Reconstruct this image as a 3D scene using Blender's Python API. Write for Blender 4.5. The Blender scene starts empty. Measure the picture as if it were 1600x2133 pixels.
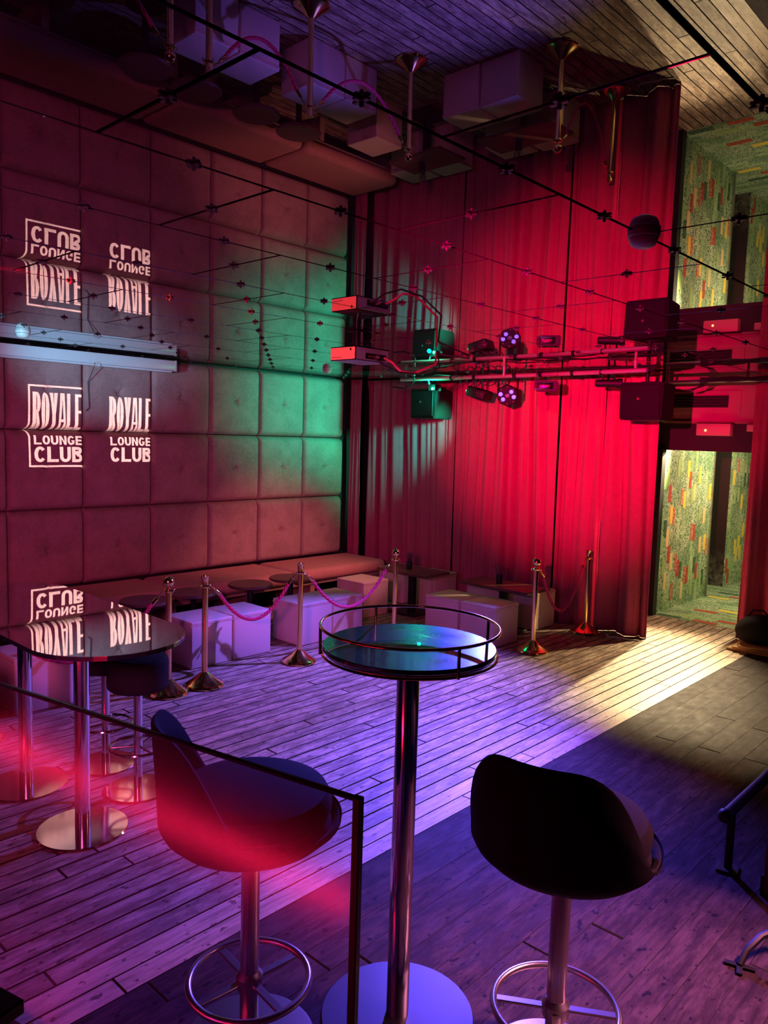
import bpy, bmesh, math, random
from mathutils import Vector, Matrix
R_ = random.Random(7)
PI = math.pi
S = bpy.context.scene
C = S.collection

# ------------------------------------------------------------------ camera
H = 2.7485          # height of the mirrored ceiling
WX = -7.306         # face of the padded left wall
yaw, pitch, roll = 0.7493960615, 0.0968750843, -0.0296870594
fw = Vector((-math.sin(yaw)*math.cos(pitch), math.cos(yaw)*math.cos(pitch), -math.sin(pitch)))
rt = Vector((math.cos(yaw), math.sin(yaw), 0))
dn = fw.cross(rt)
r2 = math.cos(roll)*rt + math.sin(roll)*dn
d2 = -math.sin(roll)*rt + math.cos(roll)*dn
cd = bpy.data.cameras.new('camera')
cam = bpy.data.objects.new('camera', cd); C.objects.link(cam)
cam.matrix_world = Matrix(((r2.x, -d2.x, -fw.x, 0), (r2.y, -d2.y, -fw.y, 0), (r2.z, -d2.z, -fw.z, 2.0), (0, 0, 0, 1)))
cd.sensor_fit = 'VERTICAL'; cd.sensor_height = 36.0; cd.lens = 1602.55/2133*36.0
cd.clip_start = 0.02
S.camera = cam

# ------------------------------------------------------------------ world, exposure
w = bpy.data.worlds.new('world'); S.world = w; w.use_nodes = True
w.node_tree.nodes['Background'].inputs[0].default_value = (0.35, 0.12, 0.5, 1)
w.node_tree.nodes['Background'].inputs[1].default_value = 0.01
S.view_settings.view_transform = 'Standard'; S.view_settings.look = 'None'
S.view_settings.exposure = 0.0; S.view_settings.gamma = 1.0; S.view_settings.use_curve_mapping = False
S.cycles.caustics_reflective = False; S.cycles.caustics_refractive = False
S.cycles.max_bounces = 8; S.cycles.glossy_bounces = 5; S.cycles.transparent_max_bounces = 12
S.cycles.sample_clamp_indirect = 4.0

# ------------------------------------------------------------------ lamps: the room's own and added fills
def lamp(name, kind, loc, col, power, aim=None, size=0.05, angle=60, blend=0.5):
    d = bpy.data.lights.new(name, kind); d.color = col; d.energy = power
    if kind == 'AREA': d.size = size
    else: d.shadow_soft_size = size
    if kind == 'SPOT': d.spot_size = math.radians(angle); d.spot_blend = blend
    o = bpy.data.objects.new(name, d); C.objects.link(o); o.location = loc
    if aim is not None:
        o.rotation_euler = (Vector(aim) - Vector(loc)).to_track_quat('-Z', 'Y').to_euler()
    return o
lamp('red_wash_light', 'SPOT', (-0.9, 0.15, 2.3), (1, 0.0, 0.13), 5200, (-4.1, 7.5, 2.32), 0.03, 28, 1.0)
lamp('red_side_light', 'SPOT', (-3.9, 0.85, 2.66), (1, 0.06, 0.0), 420, (-4.05, 3.8, 2.70), 0.03, 16, 0.8)
lamp('red_streak_light', 'SPOT', (-3.95, 1.22, 2.70), (1, 0.0, 0.03), 260, (-3.75, 3.2, 2.745), 0.02, 30, 1.0)
lamp('blue_wash_light', 'SPOT', (-4.46, 6.50, 2.44), (0.12, 0.07, 1.0), 2700, (-1.95, 2.75, 0.0), 0.015, 46, 1.0)
lamp('violet_wash_light', 'SPOT', (-3.85, 6.30, 2.52), (0.20, 0.115, 1.0), 1800, (-4.1, 4.2, 0.0), 0.015, 74, 1.0)
lamp('violet_fill_light', 'SPOT', (-2.2, -0.6, 2.3), (0.42, 0.17, 1.0), 120, (-4.9, 4.8, 0.2), 0.12, 44, 1.0)  # added violet fill near the camera, not a fixture of the room
lamp('green_wash_light', 'SPOT', (-5.30, 6.90, 2.47), (0.0, 1.0, 0.55), 300, (-7.3, 6.35, 2.45), 0.03, 68, 1.0)
lamp('green_curtain_light', 'SPOT', (-5.25, 7.00, 2.30), (0.0, 1.0, 0.45), 230, (-7.2, 7.40, 1.9), 0.03, 58, 1.0)
lamp('laser_light', 'POINT', (-5.50, 6.56, 2.545), (0.0, 1.0, 0.48), 8, None, 0.02)
lamp('bench_fill_light', 'SPOT', (-4.02, 6.44, 2.50), (1.0, 0.28, 0.28), 560, (-6.95, 5.9, 0.5), 0.03, 44, 1.0)  # added to brighten the bench, set at the floodlight's position
lamp('corridor_lamp', 'SPOT', (-3.55, 9.45, 2.26), (1.0, 0.76, 0.42), 1900, (-3.3, 6.3, 0.0), 0.03, 56, 0.8)
lamp('corridor_lamp', 'SPOT', (-2.645, 9.45, 2.26), (1.0, 0.76, 0.42), 600, (-2.95, 5.8, 0.0), 0.03, 76, 0.7)
lamp('corridor_far_lamp', 'POINT', (-2.75, 10.2, 2.3), (1.0, 0.86, 0.50), 145, None, 0.06)
lamp('pink_fill_light', 'SPOT', (-0.6, -0.8, 2.3), (1.0, 0.11, 0.40), 640, (-7.2, 4.5, 1.0), 0.25, 56, 1.0)  # unseen fill spot added for the pink cast on the padded wall
lamp('magenta_floor_fill', 'SPOT', (0.2, 3.5, 2.5), (1.0, 0.26, 0.45), 1150, (-0.85, 2.45, 0.0), 0.2, 50, 1.0)  # fill added out of view to tint the near floor magenta
lamp('bar_lamp', 'SPOT', (-0.35, 4.9, 2.2), (1.0, 0.34, 0.12), 90, (-0.9, 4.6, 0.0), 0.1, 110, 1.0)
lamp('screen_fill_light', 'SPOT', (-4.2, 0.6, 2.2), (0.20, 0.72, 1.0), 650, (-7.2, 3.6, 2.76), 0.05, 22, 1.0)  # added out of frame to brighten the silver screen case, source unknown

# ------------------------------------------------------------------ materials
def mat(name):
    m = bpy.data.materials.new(name); m.use_nodes = True
    nt = m.node_tree; return m, nt, nt.nodes['Principled BSDF']
def N(nt, t, **k):
    n = nt.nodes.new(t)
    for a, v in k.items():
        if a in n.bl_rna.properties.keys(): setattr(n, a, v)
        else: n.inputs[a.replace('_', ' ')].default_value = v
    return n
def ramp(nt, stops, fac, interp='LINEAR'):
    r = nt.nodes.new('ShaderNodeValToRGB'); e = r.color_ramp.elements; r.color_ramp.interpolation = interp
    while len(e) < len(stops): e.new(0.5)
    for i, (p, c) in enumerate(stops):
        e[i].position = p; e[i].color = (*c, 1) if len(c) == 3 else c
    nt.links.new(fac, r.inputs[0]); return r
def mixc(nt, a, b, fac, mode='MIX'):
    n = nt.nodes.new('ShaderNodeMix'); n.data_type = 'RGBA'; n.blend_type = mode
    for i, v in ((0, fac), (6, a), (7, b)):
        if hasattr(v, 'links'): nt.links.new(v, n.inputs[i])
        else: n.inputs[i].default_value = v if i == 0 else (*v, 1)
    return n.outputs[2]
def coord(nt, scale=(1, 1, 1), kind='Object', rnd=0):
    tc = nt.nodes.new('ShaderNodeTexCoord'); mp = nt.nodes.new('ShaderNodeMapping')
    mp.inputs['Scale'].default_value = scale
    nt.links.new(tc.outputs[kind], mp.inputs[0])
    if rnd:
        oi = nt.nodes.new('ShaderNodeObjectInfo'); m = N(nt, 'ShaderNodeMath', operation='MULTIPLY'); m.inputs[1].default_value = rnd
        nt.links.new(oi.outputs['Random'], m.inputs[0])
        cx = nt.nodes.new('ShaderNodeCombineXYZ')
        for i in range(3): nt.links.new(m.outputs[0], cx.inputs[i])
        nt.links.new(cx.outputs[0], mp.inputs['Location'])
    return mp.outputs[0]
def noise(nt, vec, scale, detail=3, rough=0.55):
    n = nt.nodes.new('ShaderNodeTexNoise'); n.inputs['Scale'].default_value = scale
    n.inputs['Detail'].default_value = detail; n.inputs['Roughness'].default_value = rough
    nt.links.new(vec, n.inputs['Vector']); return n.outputs['Fac']
def bump(nt, h, b, strength=0.3, dist=0.01):
    n = nt.nodes.new('ShaderNodeBump'); n.inputs['Strength'].default_value = strength; n.inputs['Distance'].default_value = dist
    nt.links.new(h, n.inputs['Height']); nt.links.new(n.outputs[0], b.inputs['Normal'])
def simple(name, col, rough=0.5, metal=0.0, var=0.12, scale=14, bmp=0.0, spec=0.5):
    m, nt, b = mat(name)
    v = coord(nt); f = noise(nt, v, scale)
    c = mixc(nt, tuple(max(0, x*(1-var)) for x in col), tuple(min(1, x*(1+var)) for x in col), f)
    nt.links.new(c, b.inputs['Base Color'])
    b.inputs['Roughness'].default_value = rough; b.inputs['Metallic'].default_value = metal
    b.inputs['Specular IOR Level'].default_value = spec
    if bmp: bump(nt, noise(nt, v, scale*6), b, bmp, 0.004)
    return m
def emit(name, col, power):
    m, nt, b = mat(name)
    b.inputs['Base Color'].default_value = (*[c*0.3 for c in col], 1)
    b.inputs['Emission Color'].default_value = (*col, 1); b.inputs['Emission Strength'].default_value = power
    return m

def m_velvet(name, col, dark, blotch, sheen=0.4, fold=False):
    m, nt, b = mat(name)
    v = coord(nt, rnd=9.0 if not fold else 0)
    f = ramp(nt, [(0.38, (0, 0, 0)), (0.62, (1, 1, 1))], noise(nt, v, blotch, 5, 0.65))
    g = noise(nt, v, blotch*9, 3)
    c = mixc(nt, dark, col, f.outputs[0])
    c = mixc(nt, c, tuple(min(1, x*1.25) for x in col), g)
    nt.links.new(c, b.inputs['Base Color'])
    b.inputs['Roughness'].default_value = 0.85; b.inputs['Specular IOR Level'].default_value = 0.2
    b.inputs['Sheen Weight'].default_value = sheen; b.inputs['Sheen Roughness'].default_value = 0.4
    b.inputs['Sheen Tint'].default_value = (*col, 1)
    bump(nt, noise(nt, v, 160, 2), b, 0.12, 0.003)
    return m
M_PAD = m_velvet('brown_velvet', (0.40, 0.235, 0.23), (0.22, 0.13, 0.13), 4.5, 0.22)
M_BENCH = m_velvet('bench_velvet', (0.48, 0.22, 0.20), (0.40, 0.18, 0.165), 2.5, 0.35)
M_CURT = m_velvet('red_curtain_velvet', (0.45, 0.07, 0.14), (0.37, 0.055, 0.115), 2.0, 0.5, True)
M_BLACKVEL = m_velvet('black_velvet', (0.012, 0.010, 0.013), (0.008, 0.007, 0.009), 3, 0.1)
M_CHAIR = m_velvet('dark_chair_fabric', (0.006, 0.003, 0.0045), (0.004, 0.002, 0.003), 3, 0.02)
M_ROPE = m_velvet('magenta_rope_velvet', (0.5, 0.035, 0.13), (0.4, 0.03, 0.1), 12, 0.5)
M_LEATHER = simple('beige_leatherette', (0.68, 0.52, 0.47), 0.55, 0, 0.06, 5, 0.10)
M_CHROME = simple('chrome', (0.72, 0.70, 0.70), 0.12, 1.0, 0.03)
M_STEEL = simple('brushed_steel', (0.55, 0.50, 0.50), 0.28, 1.0, 0.06)
M_DULL = simple('dull_steel_plate', (0.09, 0.085, 0.095), 0.45, 1.0, 0.06)
M_POLISH = simple('polished_steel_plate', (0.72, 0.68, 0.66), 0.10, 1.0, 0.1, 10)
M_BRASS = simple('polished_brass', (0.90, 0.62, 0.24), 0.14, 1.0, 0.05)
M_BLACK = simple('black_powder_coat', (0.008, 0.008, 0.010), 0.5, 0, 0.2, 14, 0, 0.3)
M_BLACKGLOSS = simple('black_lacquer', (0.008, 0.008, 0.010), 0.15, 0, 0.2)
M_SPEAKER = simple('speaker_black_paint', (0.005, 0.005, 0.007), 0.55, 0, 0.2, 30, 0.2, 0.25)
M_RUBBER = simple('black_cable', (0.014, 0.012, 0.014), 0.5, 0, 0.1)
M_WHITEPL = simple('white_plastic', (0.60, 0.57, 0.54), 0.4, 0, 0.03)
M_SILVER = simple('silver_casing', (0.80, 0.84, 0.90), 0.30, 0.15, 0.05, 6)
M_TRUSS = simple('truss_tube', (0.62, 0.50, 0.46), 0.35, 0.6, 0.1)
M_DARKWALL = simple('dark_paint', (0.018, 0.014, 0.016), 0.7, 0, 0.3, 3)
M_SUB = simple('dark_joint', (0.012, 0.008, 0.008), 0.9, 0, 0.2)
M_BACK = simple('ceiling_board', (0.030, 0.012, 0.012), 0.8, 0, 0.3)
M_WOODTOP = simple('dark_wood_top', (0.12, 0.050, 0.045), 0.3, 0, 0.25, 8)
M_BROWNTRIM = simple('brown_trim', (0.26, 0.15, 0.09), 0.5, 0, 0.15)
M_BENCHBASE = simple('bench_board', (0.33, 0.20, 0.17), 0.6, 0, 0.1)
M_CUP = simple('smoked_cup', (0.02, 0.02, 0.03), 0.12, 0, 0.1)
M_STRAW = simple('black_straw', (0.03, 0.035, 0.05), 0.35, 0, 0.1)
M_TAN = simple('tan_cloth', (0.62, 0.36, 0.14), 0.8, 0, 0.2, 20)
M_CORD = simple('white_cord', (0.82, 0.74, 0.62), 0.6, 0, 0.05)
M_BAR = simple('bar_panel_paint', (0.45, 0.12, 0.13), 0.4, 0, 0.2)
M_BARDARK = simple('dark_bar_panel', (0.05, 0.012, 0.015), 0.5, 0, 0.2)
M_PINKBOX = simple('pink_plastic', (0.65, 0.22, 0.25), 0.4, 0, 0.1)
M_LAMPBOX = simple('lamp_diffuser', (0.55, 0.38, 0.28), 0.35, 0, 0.1, 4)
E_GREEN = emit('green_led', (0.05, 1.0, 0.5), 12)
E_BLUE = emit('violet_led', (0.13, 0.06, 1.0), 4.5)
E_GREENLO = emit('green_led_dim', (0.02, 0.8, 0.4), 1.6)
E_RED = emit('red_led_strip', (1.0, 0.01, 0.08), 20)
E_WARM = emit('warm_bulb', (1.0, 0.5, 0.15), 4)

def m_planks(name, cols, dirt, rough, spec=0.4):
    m, nt, b = mat(name)
    tc = nt.nodes.new('ShaderNodeTexCoord'); oi = nt.nodes.new('ShaderNodeObjectInfo')
    geo = nt.nodes.new('ShaderNodeNewGeometry')
    off = N(nt, 'ShaderNodeMath', operation='MULTIPLY'); off.inputs[1].default_value = 37.0
    nt.links.new(oi.outputs['Random'], off.inputs[0])
    cx = nt.nodes.new('ShaderNodeCombineXYZ')
    for i in range(3): nt.links.new(off.outputs[0], cx.inputs[i])
    ad = N(nt, 'ShaderNodeVectorMath', operation='ADD')
    nt.links.new(geo.outputs['Position'], ad.inputs[0]); nt.links.new(cx.outputs[0], ad.inputs[1])
    def mp(s):
        q = nt.nodes.new('ShaderNodeMapping'); q.inputs['Scale'].default_value = s
        nt.links.new(ad.outputs[0], q.inputs[0]); return q.outputs[0]
    base = ramp(nt, [(i/(len(cols)-1), c) for i, c in enumerate(cols)], oi.outputs['Random'])
    grain = ramp(nt, [(0.36, (0.45, 0.43, 0.44)), (0.56, (1, 1, 1))], noise(nt, mp((26, 1.6, 5)), 2.2, 6, 0.7))
    c = mixc(nt, base.outputs[0], grain.outputs[0], 0.75, 'MULTIPLY')
    worn = ramp(nt, [(0.42, (1, 1, 1)), (0.56, (0.34, 0.29, 0.30))], noise(nt, mp((9, 2.2, 5)), 2.0, 7, 0.72))
    c = mixc(nt, c, worn.outputs[0], dirt, 'MULTIPLY')
    spots = ramp(nt, [(0.63, (1, 1, 1)), (0.67, (0.16, 0.12, 0.12))], noise(nt, mp((11, 6, 5)), 3.0, 3, 0.55))
    c = mixc(nt, c, spots.outputs[0], 0.85, 'MULTIPLY')
    nt.links.new(c, b.inputs['Base Color'])
    rr = N(nt, 'ShaderNodeMapRange'); rr.inputs['To Min'].default_value = rough-0.1; rr.inputs['To Max'].default_value = rough+0.15
    nt.links.new(noise(nt, mp((6, 3, 5)), 3, 4), rr.inputs['Value']); nt.links.new(rr.outputs[0], b.inputs['Roughness'])
    bump(nt, noise(nt, mp((22, 2, 5)), 2.5, 6, 0.7), b, 0.35, 0.004)
    b.inputs['Specular IOR Level'].default_value = spec
    return m
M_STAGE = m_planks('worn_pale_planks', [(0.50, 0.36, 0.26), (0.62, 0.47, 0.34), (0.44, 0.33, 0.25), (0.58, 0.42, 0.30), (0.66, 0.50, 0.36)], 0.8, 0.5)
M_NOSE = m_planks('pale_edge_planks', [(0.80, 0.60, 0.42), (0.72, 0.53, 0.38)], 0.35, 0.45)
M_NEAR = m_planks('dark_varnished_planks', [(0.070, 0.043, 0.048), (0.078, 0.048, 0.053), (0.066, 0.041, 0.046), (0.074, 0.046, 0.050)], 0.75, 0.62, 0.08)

def m_mirror():
    m, nt, b = mat('smoked_mirror_glass')
    out = nt.nodes['Material Output']
    lw = nt.nodes.new('ShaderNodeLayerWeight'); lw.inputs['Blend'].default_value = 0.5
    f = ramp(nt, [(0.45, (0.09,)*3), (0.62, (0.21,)*3), (0.80, (0.50,)*3), (1.0, (0.85,)*3)], lw.outputs['Facing'])
    g = nt.nodes.new('ShaderNodeBsdfGlossy'); g.inputs['Roughness'].default_value = 0.0
    v = coord(nt, rnd=20.0)
    t = mixc(nt, (0.93, 0.91, 0.93), (1, 1, 1), noise(nt, v, 1.5)); nt.links.new(t, g.inputs['Color'])
    d = nt.nodes.new('ShaderNodeBsdfDiffuse'); d.inputs['Color'].default_value = (0.03, 0.027, 0.03, 1)
    mx = nt.nodes.new('ShaderNodeMixShader')
    nt.links.new(f.outputs[0], mx.inputs[0]); nt.links.new(d.outputs[0], mx.inputs[1]); nt.links.new(g.outputs[0], mx.inputs[2])
    nt.links.new(mx.outputs[0], out.inputs['Surface']); return m
M_MIRROR = m_mirror()
def m_tabletop(name, tint, refl, glow):
    m, nt, b = mat(name); out = nt.nodes['Material Output']
    lw = nt.nodes.new('ShaderNodeLayerWeight'); lw.inputs['Blend'].default_value = 0.5
    f = ramp(nt, [(0.3, (0.25,)*3), (0.75, (refl,)*3), (1.0, (0.95,)*3)], lw.outputs['Facing'])
    g = nt.nodes.new('ShaderNodeBsdfGlossy'); g.inputs['Roughness'].default_value = 0.015; g.inputs['Color'].default_value = (*tint, 1)
    g2 = nt.nodes.new('ShaderNodeBsdfGlossy'); g2.inputs['Color'].default_value = (tint[0]*.62, tint[1], tint[2]*.92, 1)
    v = coord(nt); rr = N(nt, 'ShaderNodeMapRange'); rr.inputs['To Min'].default_value = 0.18; rr.inputs['To Max'].default_value = 0.4
    nt.links.new(noise(nt, v, 9, 5), rr.inputs['Value']); nt.links.new(rr.outputs[0], g2.inputs['Roughness'])
    mg = nt.nodes.new('ShaderNodeMixShader'); mg.inputs[0].default_value = glow
    nt.links.new(g.outputs[0], mg.inputs[1]); nt.links.new(g2.outputs[0], mg.inputs[2])
    d = nt.nodes.new('ShaderNodeBsdfDiffuse'); d.inputs['Color'].default_value = (0.02, 0.02, 0.022, 1)
    mx = nt.nodes.new('ShaderNodeMixShader')
    nt.links.new(f.outputs[0], mx.inputs[0]); nt.links.new(d.outputs[0], mx.inputs[1]); nt.links.new(mg.outputs[0], mx.inputs[2])
    nt.links.new(mx.outputs[0], out.inputs['Surface']); return m
M_GLASSTOP = m_tabletop('dark_mirror_tabletop', (0.95, 0.93, 0.93), 0.85, 0.0)
M_BARTOP = m_tabletop('green_mirror_tabletop', (0.72, 0.98, 0.94), 0.70, 0.40)
def m_pane():
    m, nt, b = mat('clear_glass_pane'); out = nt.nodes['Material Output']
    lw = nt.nodes.new('ShaderNodeLayerWeight'); lw.inputs['Blend'].default_value = 0.5
    ml = ramp(nt, [(0.0, (0.035,)*3), (0.4, (0.045,)*3), (0.7, (0.12,)*3), (1.0, (0.7,)*3)], lw.outputs['Facing'])
    t = nt.nodes.new('ShaderNodeBsdfTransparent'); t.inputs['Color'].default_value = (0.95, 0.93, 0.94, 1)
    g = nt.nodes.new('ShaderNodeBsdfGlossy')
    v = coord(nt); rr = N(nt, 'ShaderNodeMapRange'); rr.inputs['To Min'].default_value = 0.16; rr.inputs['To Max'].default_value = 0.24
    nt.links.new(noise(nt, v, 4, 4), rr.inputs['Value']); nt.links.new(rr.outputs[0], g.inputs['Roughness'])
    mx = nt.nodes.new('ShaderNodeMixShader')
    nt.links.new(ml.outputs[0], mx.inputs[0]); nt.links.new(t.outputs[0], mx.inputs[1]); nt.links.new(g.outputs[0], mx.inputs[2])
    nt.links.new(mx.outputs[0], out.inputs['Surface']); return m
M_PANE = m_pane()

def m_carpet(name, axes):
    # mottled green carpet: each plank has its own green, with white squiggles; axes = (across, along) as indices of position
    m, nt, b = mat(name)
    geo = nt.nodes.new('ShaderNodeNewGeometry'); sp = nt.nodes.new('ShaderNodeSeparateXYZ')
    nt.links.new(geo.outputs['Position'], sp.inputs[0])
    cx = nt.nodes.new('ShaderNodeCombineXYZ')
    a, l = axes
    nt.links.new(sp.outputs[l], cx.inputs[0]); nt.links.new(sp.outputs[a], cx.inputs[1])
    br = nt.nodes.new('ShaderNodeTexBrick'); nt.links.new(cx.outputs[0], br.inputs['Vector'])
    br.inputs['Scale'].default_value = 1.0; br.inputs['Brick Width'].default_value = 0.42; br.inputs['Row Height'].default_value = 0.075
    br.inputs['Mortar Size'].default_value = 0.0; br.offset = 0.37; br.offset_frequency = 3
    br.inputs['Color1'].default_value = (0, 0, 0, 1); br.inputs['Color2'].default_value = (1, 1, 1, 1)
    base = ramp(nt, [(0.0, (0.07, 0.17, 0.085)), (0.4, (0.11, 0.23, 0.11)), (0.7, (0.09, 0.20, 0.10)), (0.85, (0.18, 0.33, 0.13)), (1.0, (0.28, 0.46, 0.18))], br.outputs['Color'])
    n1 = noise(nt, geo.outputs['Position'], 24, 1, 0.5)
    sq = ramp(nt, [(0.40, (0, 0, 0)), (0.43, (1, 1, 1)), (0.47, (1, 1, 1)), (0.50, (0, 0, 0)), (0.55, (0, 0, 0)), (0.58, (1, 1, 1)), (0.62, (1, 1, 1)), (0.65, (0, 0, 0))], n1)
    big = ramp(nt, [(0.35, (0.35,)*3), (0.6, (0.95,)*3)], noise(nt, geo.outputs['Position'], 3.0, 2))
    ml = N(nt, 'ShaderNodeMath', operation='MULTIPLY'); nt.links.new(sq.outputs[0], ml.inputs[0]); nt.links.new(big.outputs[0], ml.inputs[1])
    c = mixc(nt, base.outputs[0], (0.72, 0.75, 0.55), ml.outputs[0])
    nt.links.new(c, b.inputs['Base Color']); b.inputs['Roughness'].default_value = 0.9; b.inputs['Specular IOR Level'].default_value = 0.15
    bump(nt, noise(nt, geo.outputs['Position'], 220, 2), b, 0.2, 0.003)
    return m
M_CARPETF = m_carpet('green_carpet_floor', (1, 0))
M_CARPETX = m_carpet('green_carpet_wall', (1, 2))
def m_strip(name, col, speckle):
    m, nt, b = mat(name)
    geo = nt.nodes.new('ShaderNodeNewGeometry')
    f = ramp(nt, [(0.48, (0, 0, 0)), (0.56, (1, 1, 1))], noise(nt, geo.outputs['Position'], 55, 2))
    ml = N(nt, 'ShaderNodeMath', operation='MULTIPLY'); ml.inputs[1].default_value = speckle; nt.links.new(f.outputs[0], ml.inputs[0])
    nt.links.new(mixc(nt, col, (0.62, 0.60, 0.42), ml.outputs[0]), b.inputs['Base Color']); b.inputs['Roughness'].default_value = 0.9
    b.inputs['Specular IOR Level'].default_value = 0.15
    return m
STRIPS = [m_strip('yellow_carpet', (0.80, 0.62, 0.10), 0.1), m_strip('rust_carpet', (0.42, 0.06, 0.035), 0.15),
          m_strip('speckled_red_carpet', (0.48, 0.09, 0.06), 0.6), m_strip('pale_green_carpet', (0.30, 0.46, 0.18), 0.2),
          m_strip('dark_green_carpet', (0.04, 0.11, 0.06), 0.15), m_strip('sand_carpet', (0.75, 0.58, 0.25), 0.25)]
def m_panelwood():
    m, nt, b = mat('header_board')
    v = coord(nt, (1, 1, 14)); c = mixc(nt, (0.36, 0.15, 0.15), (0.50, 0.22, 0.22), noise(nt, v, 5, 5)); nt.links.new(c, b.inputs['Base Color'])
    b.inputs['Roughness'].default_value = 0.6; return m
M_HEADER = m_panelwood()
def m_scuffed():
    m, nt, b = mat('scuffed_dark_door')
    v = coord(nt); sp = nt.nodes.new('ShaderNodeSeparateXYZ'); nt.links.new(v, sp.inputs[0])
    low = N(nt, 'ShaderNodeMapRange'); low.inputs['From Min'].default_value = 0.55; low.inputs['From Max'].default_value = 0.05
    nt.links.new(sp.outputs[2], low.inputs['Value'])
    ml = N(nt, 'ShaderNodeMath', operation='MULTIPLY'); nt.links.new(low.outputs[0], ml.inputs[0])
    nt.links.new(ramp(nt, [(0.4, (0,)*3), (0.7, (1,)*3)], noise(nt, v, 8, 6, 0.7)).outputs[0], ml.inputs[1])
    c = mixc(nt, (0.022, 0.018, 0.014), (0.30, 0.27, 0.22), ml.outputs[0]); nt.links.new(c, b.inputs['Base Color'])
    b.inputs['Roughness'].default_value = 0.5; return m
M_SCUFF = m_scuffed()

# ------------------------------------------------------------------ mesh helpers
def B(): return bmesh.new()
def add_box(bm, c, s, rz=0, bev=0, seg=1, rx=0, ry=0):
    g = bmesh.ops.create_cube(bm, size=1.0)['verts']
    bmesh.ops.scale(bm, vec=s, verts=g)
    if bev:
        es = list({e for v in g for e in v.link_edges})
        r = bmesh.ops.bevel(bm, geom=es, offset=bev, segments=seg, profile=0.5, affect='EDGES')
        g = list({v for f in r['faces'] for v in f.verts} | {v for v in g if v.is_valid})
    m = Matrix.Translation(c) @ Matrix.Rotation(rz, 4, 'Z') @ Matrix.Rotation(ry, 4, 'Y') @ Matrix.Rotation(rx, 4, 'X')
    bmesh.ops.transform(bm, matrix=m, verts=g)
    return g
def add_lathe(bm, prof, seg=24, c=(0, 0, 0), mtx=None, cap=True):
    rings = []
    for r, z in prof:
        if r < 1e-5: rings.append([bm.verts.new((0, 0, z))])
        else: rings.append([bm.verts.new((r*math.cos(2*PI*i/seg), r*math.sin(2*PI*i/seg), z)) for i in range(seg)])
    for a, b in zip(rings, rings[1:]):
        for i in range(seg):
            j = (i+1) % seg
            if len(a) == 1 and len(b) == 1: continue
            if len(a) == 1: bm.faces.new((a[0], b[j], b[i]))
            elif len(b) == 1: bm.faces.new((a[i], a[j], b[0]))
            else: bm.faces.new((a[i], a[j], b[j], b[i]))
    if cap:
        if len(rings[0]) > 1: bm.faces.new(rings[0][::-1])
        if len(rings[-1]) > 1: bm.faces.new(rings[-1])
    vs = [v for r in rings for v in r]
    m = (mtx or Matrix()); m = Matrix.Translation(c) @ m
    bmesh.ops.transform(bm, matrix=m, verts=vs)
    return vs
def add_tube(bm, pts, r, seg=10, closed=False, cap=True):
    pts = [Vector(p) for p in pts]; n = len(pts); rings = []
    up = None
    for i, p in enumerate(pts):
        if closed: t = (pts[(i+1) % n] - pts[i-1])
        else: t = pts[min(i+1, n-1)] - pts[max(i-1, 0)]
        t.normalize()
        if up is None:
            up = Vector((0, 0, 1)) if abs(t.z) < 0.9 else Vector((1, 0, 0))
        x = t.cross(up).normalized(); up = x.cross(t).normalized()
        rr = r[i] if isinstance(r, (list, tuple)) else r
        rings.append([bm.verts.new(p + rr*(math.cos(2*PI*k/seg)*x + math.sin(2*PI*k/seg)*up)) for k in range(seg)])
    prs = list(zip(rings, rings[1:])) + ([(rings[-1], rings[0])] if closed else [])
    for a, b in prs:
        for k in range(seg):
            j = (k+1) % seg; bm.faces.new((a[k], b[k], b[j], a[j]))
    if cap and not closed:
        bm.faces.new(rings[0]); bm.faces.new(rings[-1][::-1])
def add_prism(bm, loop, z0, z1):
    lo = [bm.verts.new((x, y, z0)) for x, y in loop]; hi = [bm.verts.new((x, y, z1)) for x, y in loop]
    n = len(loop)
    for i in range(n): bm.faces.new((lo[i], lo[(i+1) % n], hi[(i+1) % n], hi[i]))
    bm.faces.new(lo[::-1]); bm.faces.new(hi)
def rod(bm, a, b, r, seg=10): add_tube(bm, [a, b], r, seg)
def obj(name, bm, m, parent=None, smooth=False, loc=None, rz=0, fixn=True, sharp=40):
    me = bpy.data.meshes.new(name)
    if fixn: bmesh.ops.recalc_face_normals(bm, faces=bm.faces)
    bm.to_mesh(me); bm.free(); me.materials.append(m)
    if smooth:
        for p in me.polygons: p.use_smooth = True
        try: me.set_sharp_from_angle(angle=math.radians(sharp))
        except Exception: pass
    o = bpy.data.objects.new(name, me); C.objects.link(o)
    if parent: o.parent = parent
    if loc: o.location = loc
    if rz: o.rotation_euler.z = rz
    return o
def inst(name, me, parent=None, loc=(0, 0, 0), rz=0, scale=None, m=None):
    o = bpy.data.objects.new(name, me); C.objects.link(o); o.parent = parent; o.location = loc
    if rz: o.rotation_euler.z = rz
    if scale: o.scale = scale
    return o
def tag(o, label, cat, group=None):
    o['label'] = label; o['category'] = cat
    if group: o['group'] = group
    return o
def thing(name, label, cat, loc=(0, 0, 0), rz=0, group=None):
    o = bpy.data.objects.new(name, None); C.objects.link(o); o.location = loc; o.rotation_euler.z = rz
    o.empty_display_size = 0.1
    return tag(o, label, cat, group)
def dup(root, loc, rz=0, label=None, group=None):
    r = root.copy(); C.objects.link(r); r.location = loc; r.rotation_euler.z = rz
    if label: r['label'] = label
    if group: r['group'] = group
    for ch in list(root.children):
        c = ch.copy(); C.objects.link(c); c.parent = r
        for g in list(ch.children):
            d = g.copy(); C.objects.link(d); d.parent = c
    return r
def struct(name, bm, m, parent=None, label=None, smooth=False):
    o = obj(name, bm, m, parent, smooth)
    if parent is None: o['kind'] = 'structure'
    if label: o['label'] = label
    return o
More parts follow.
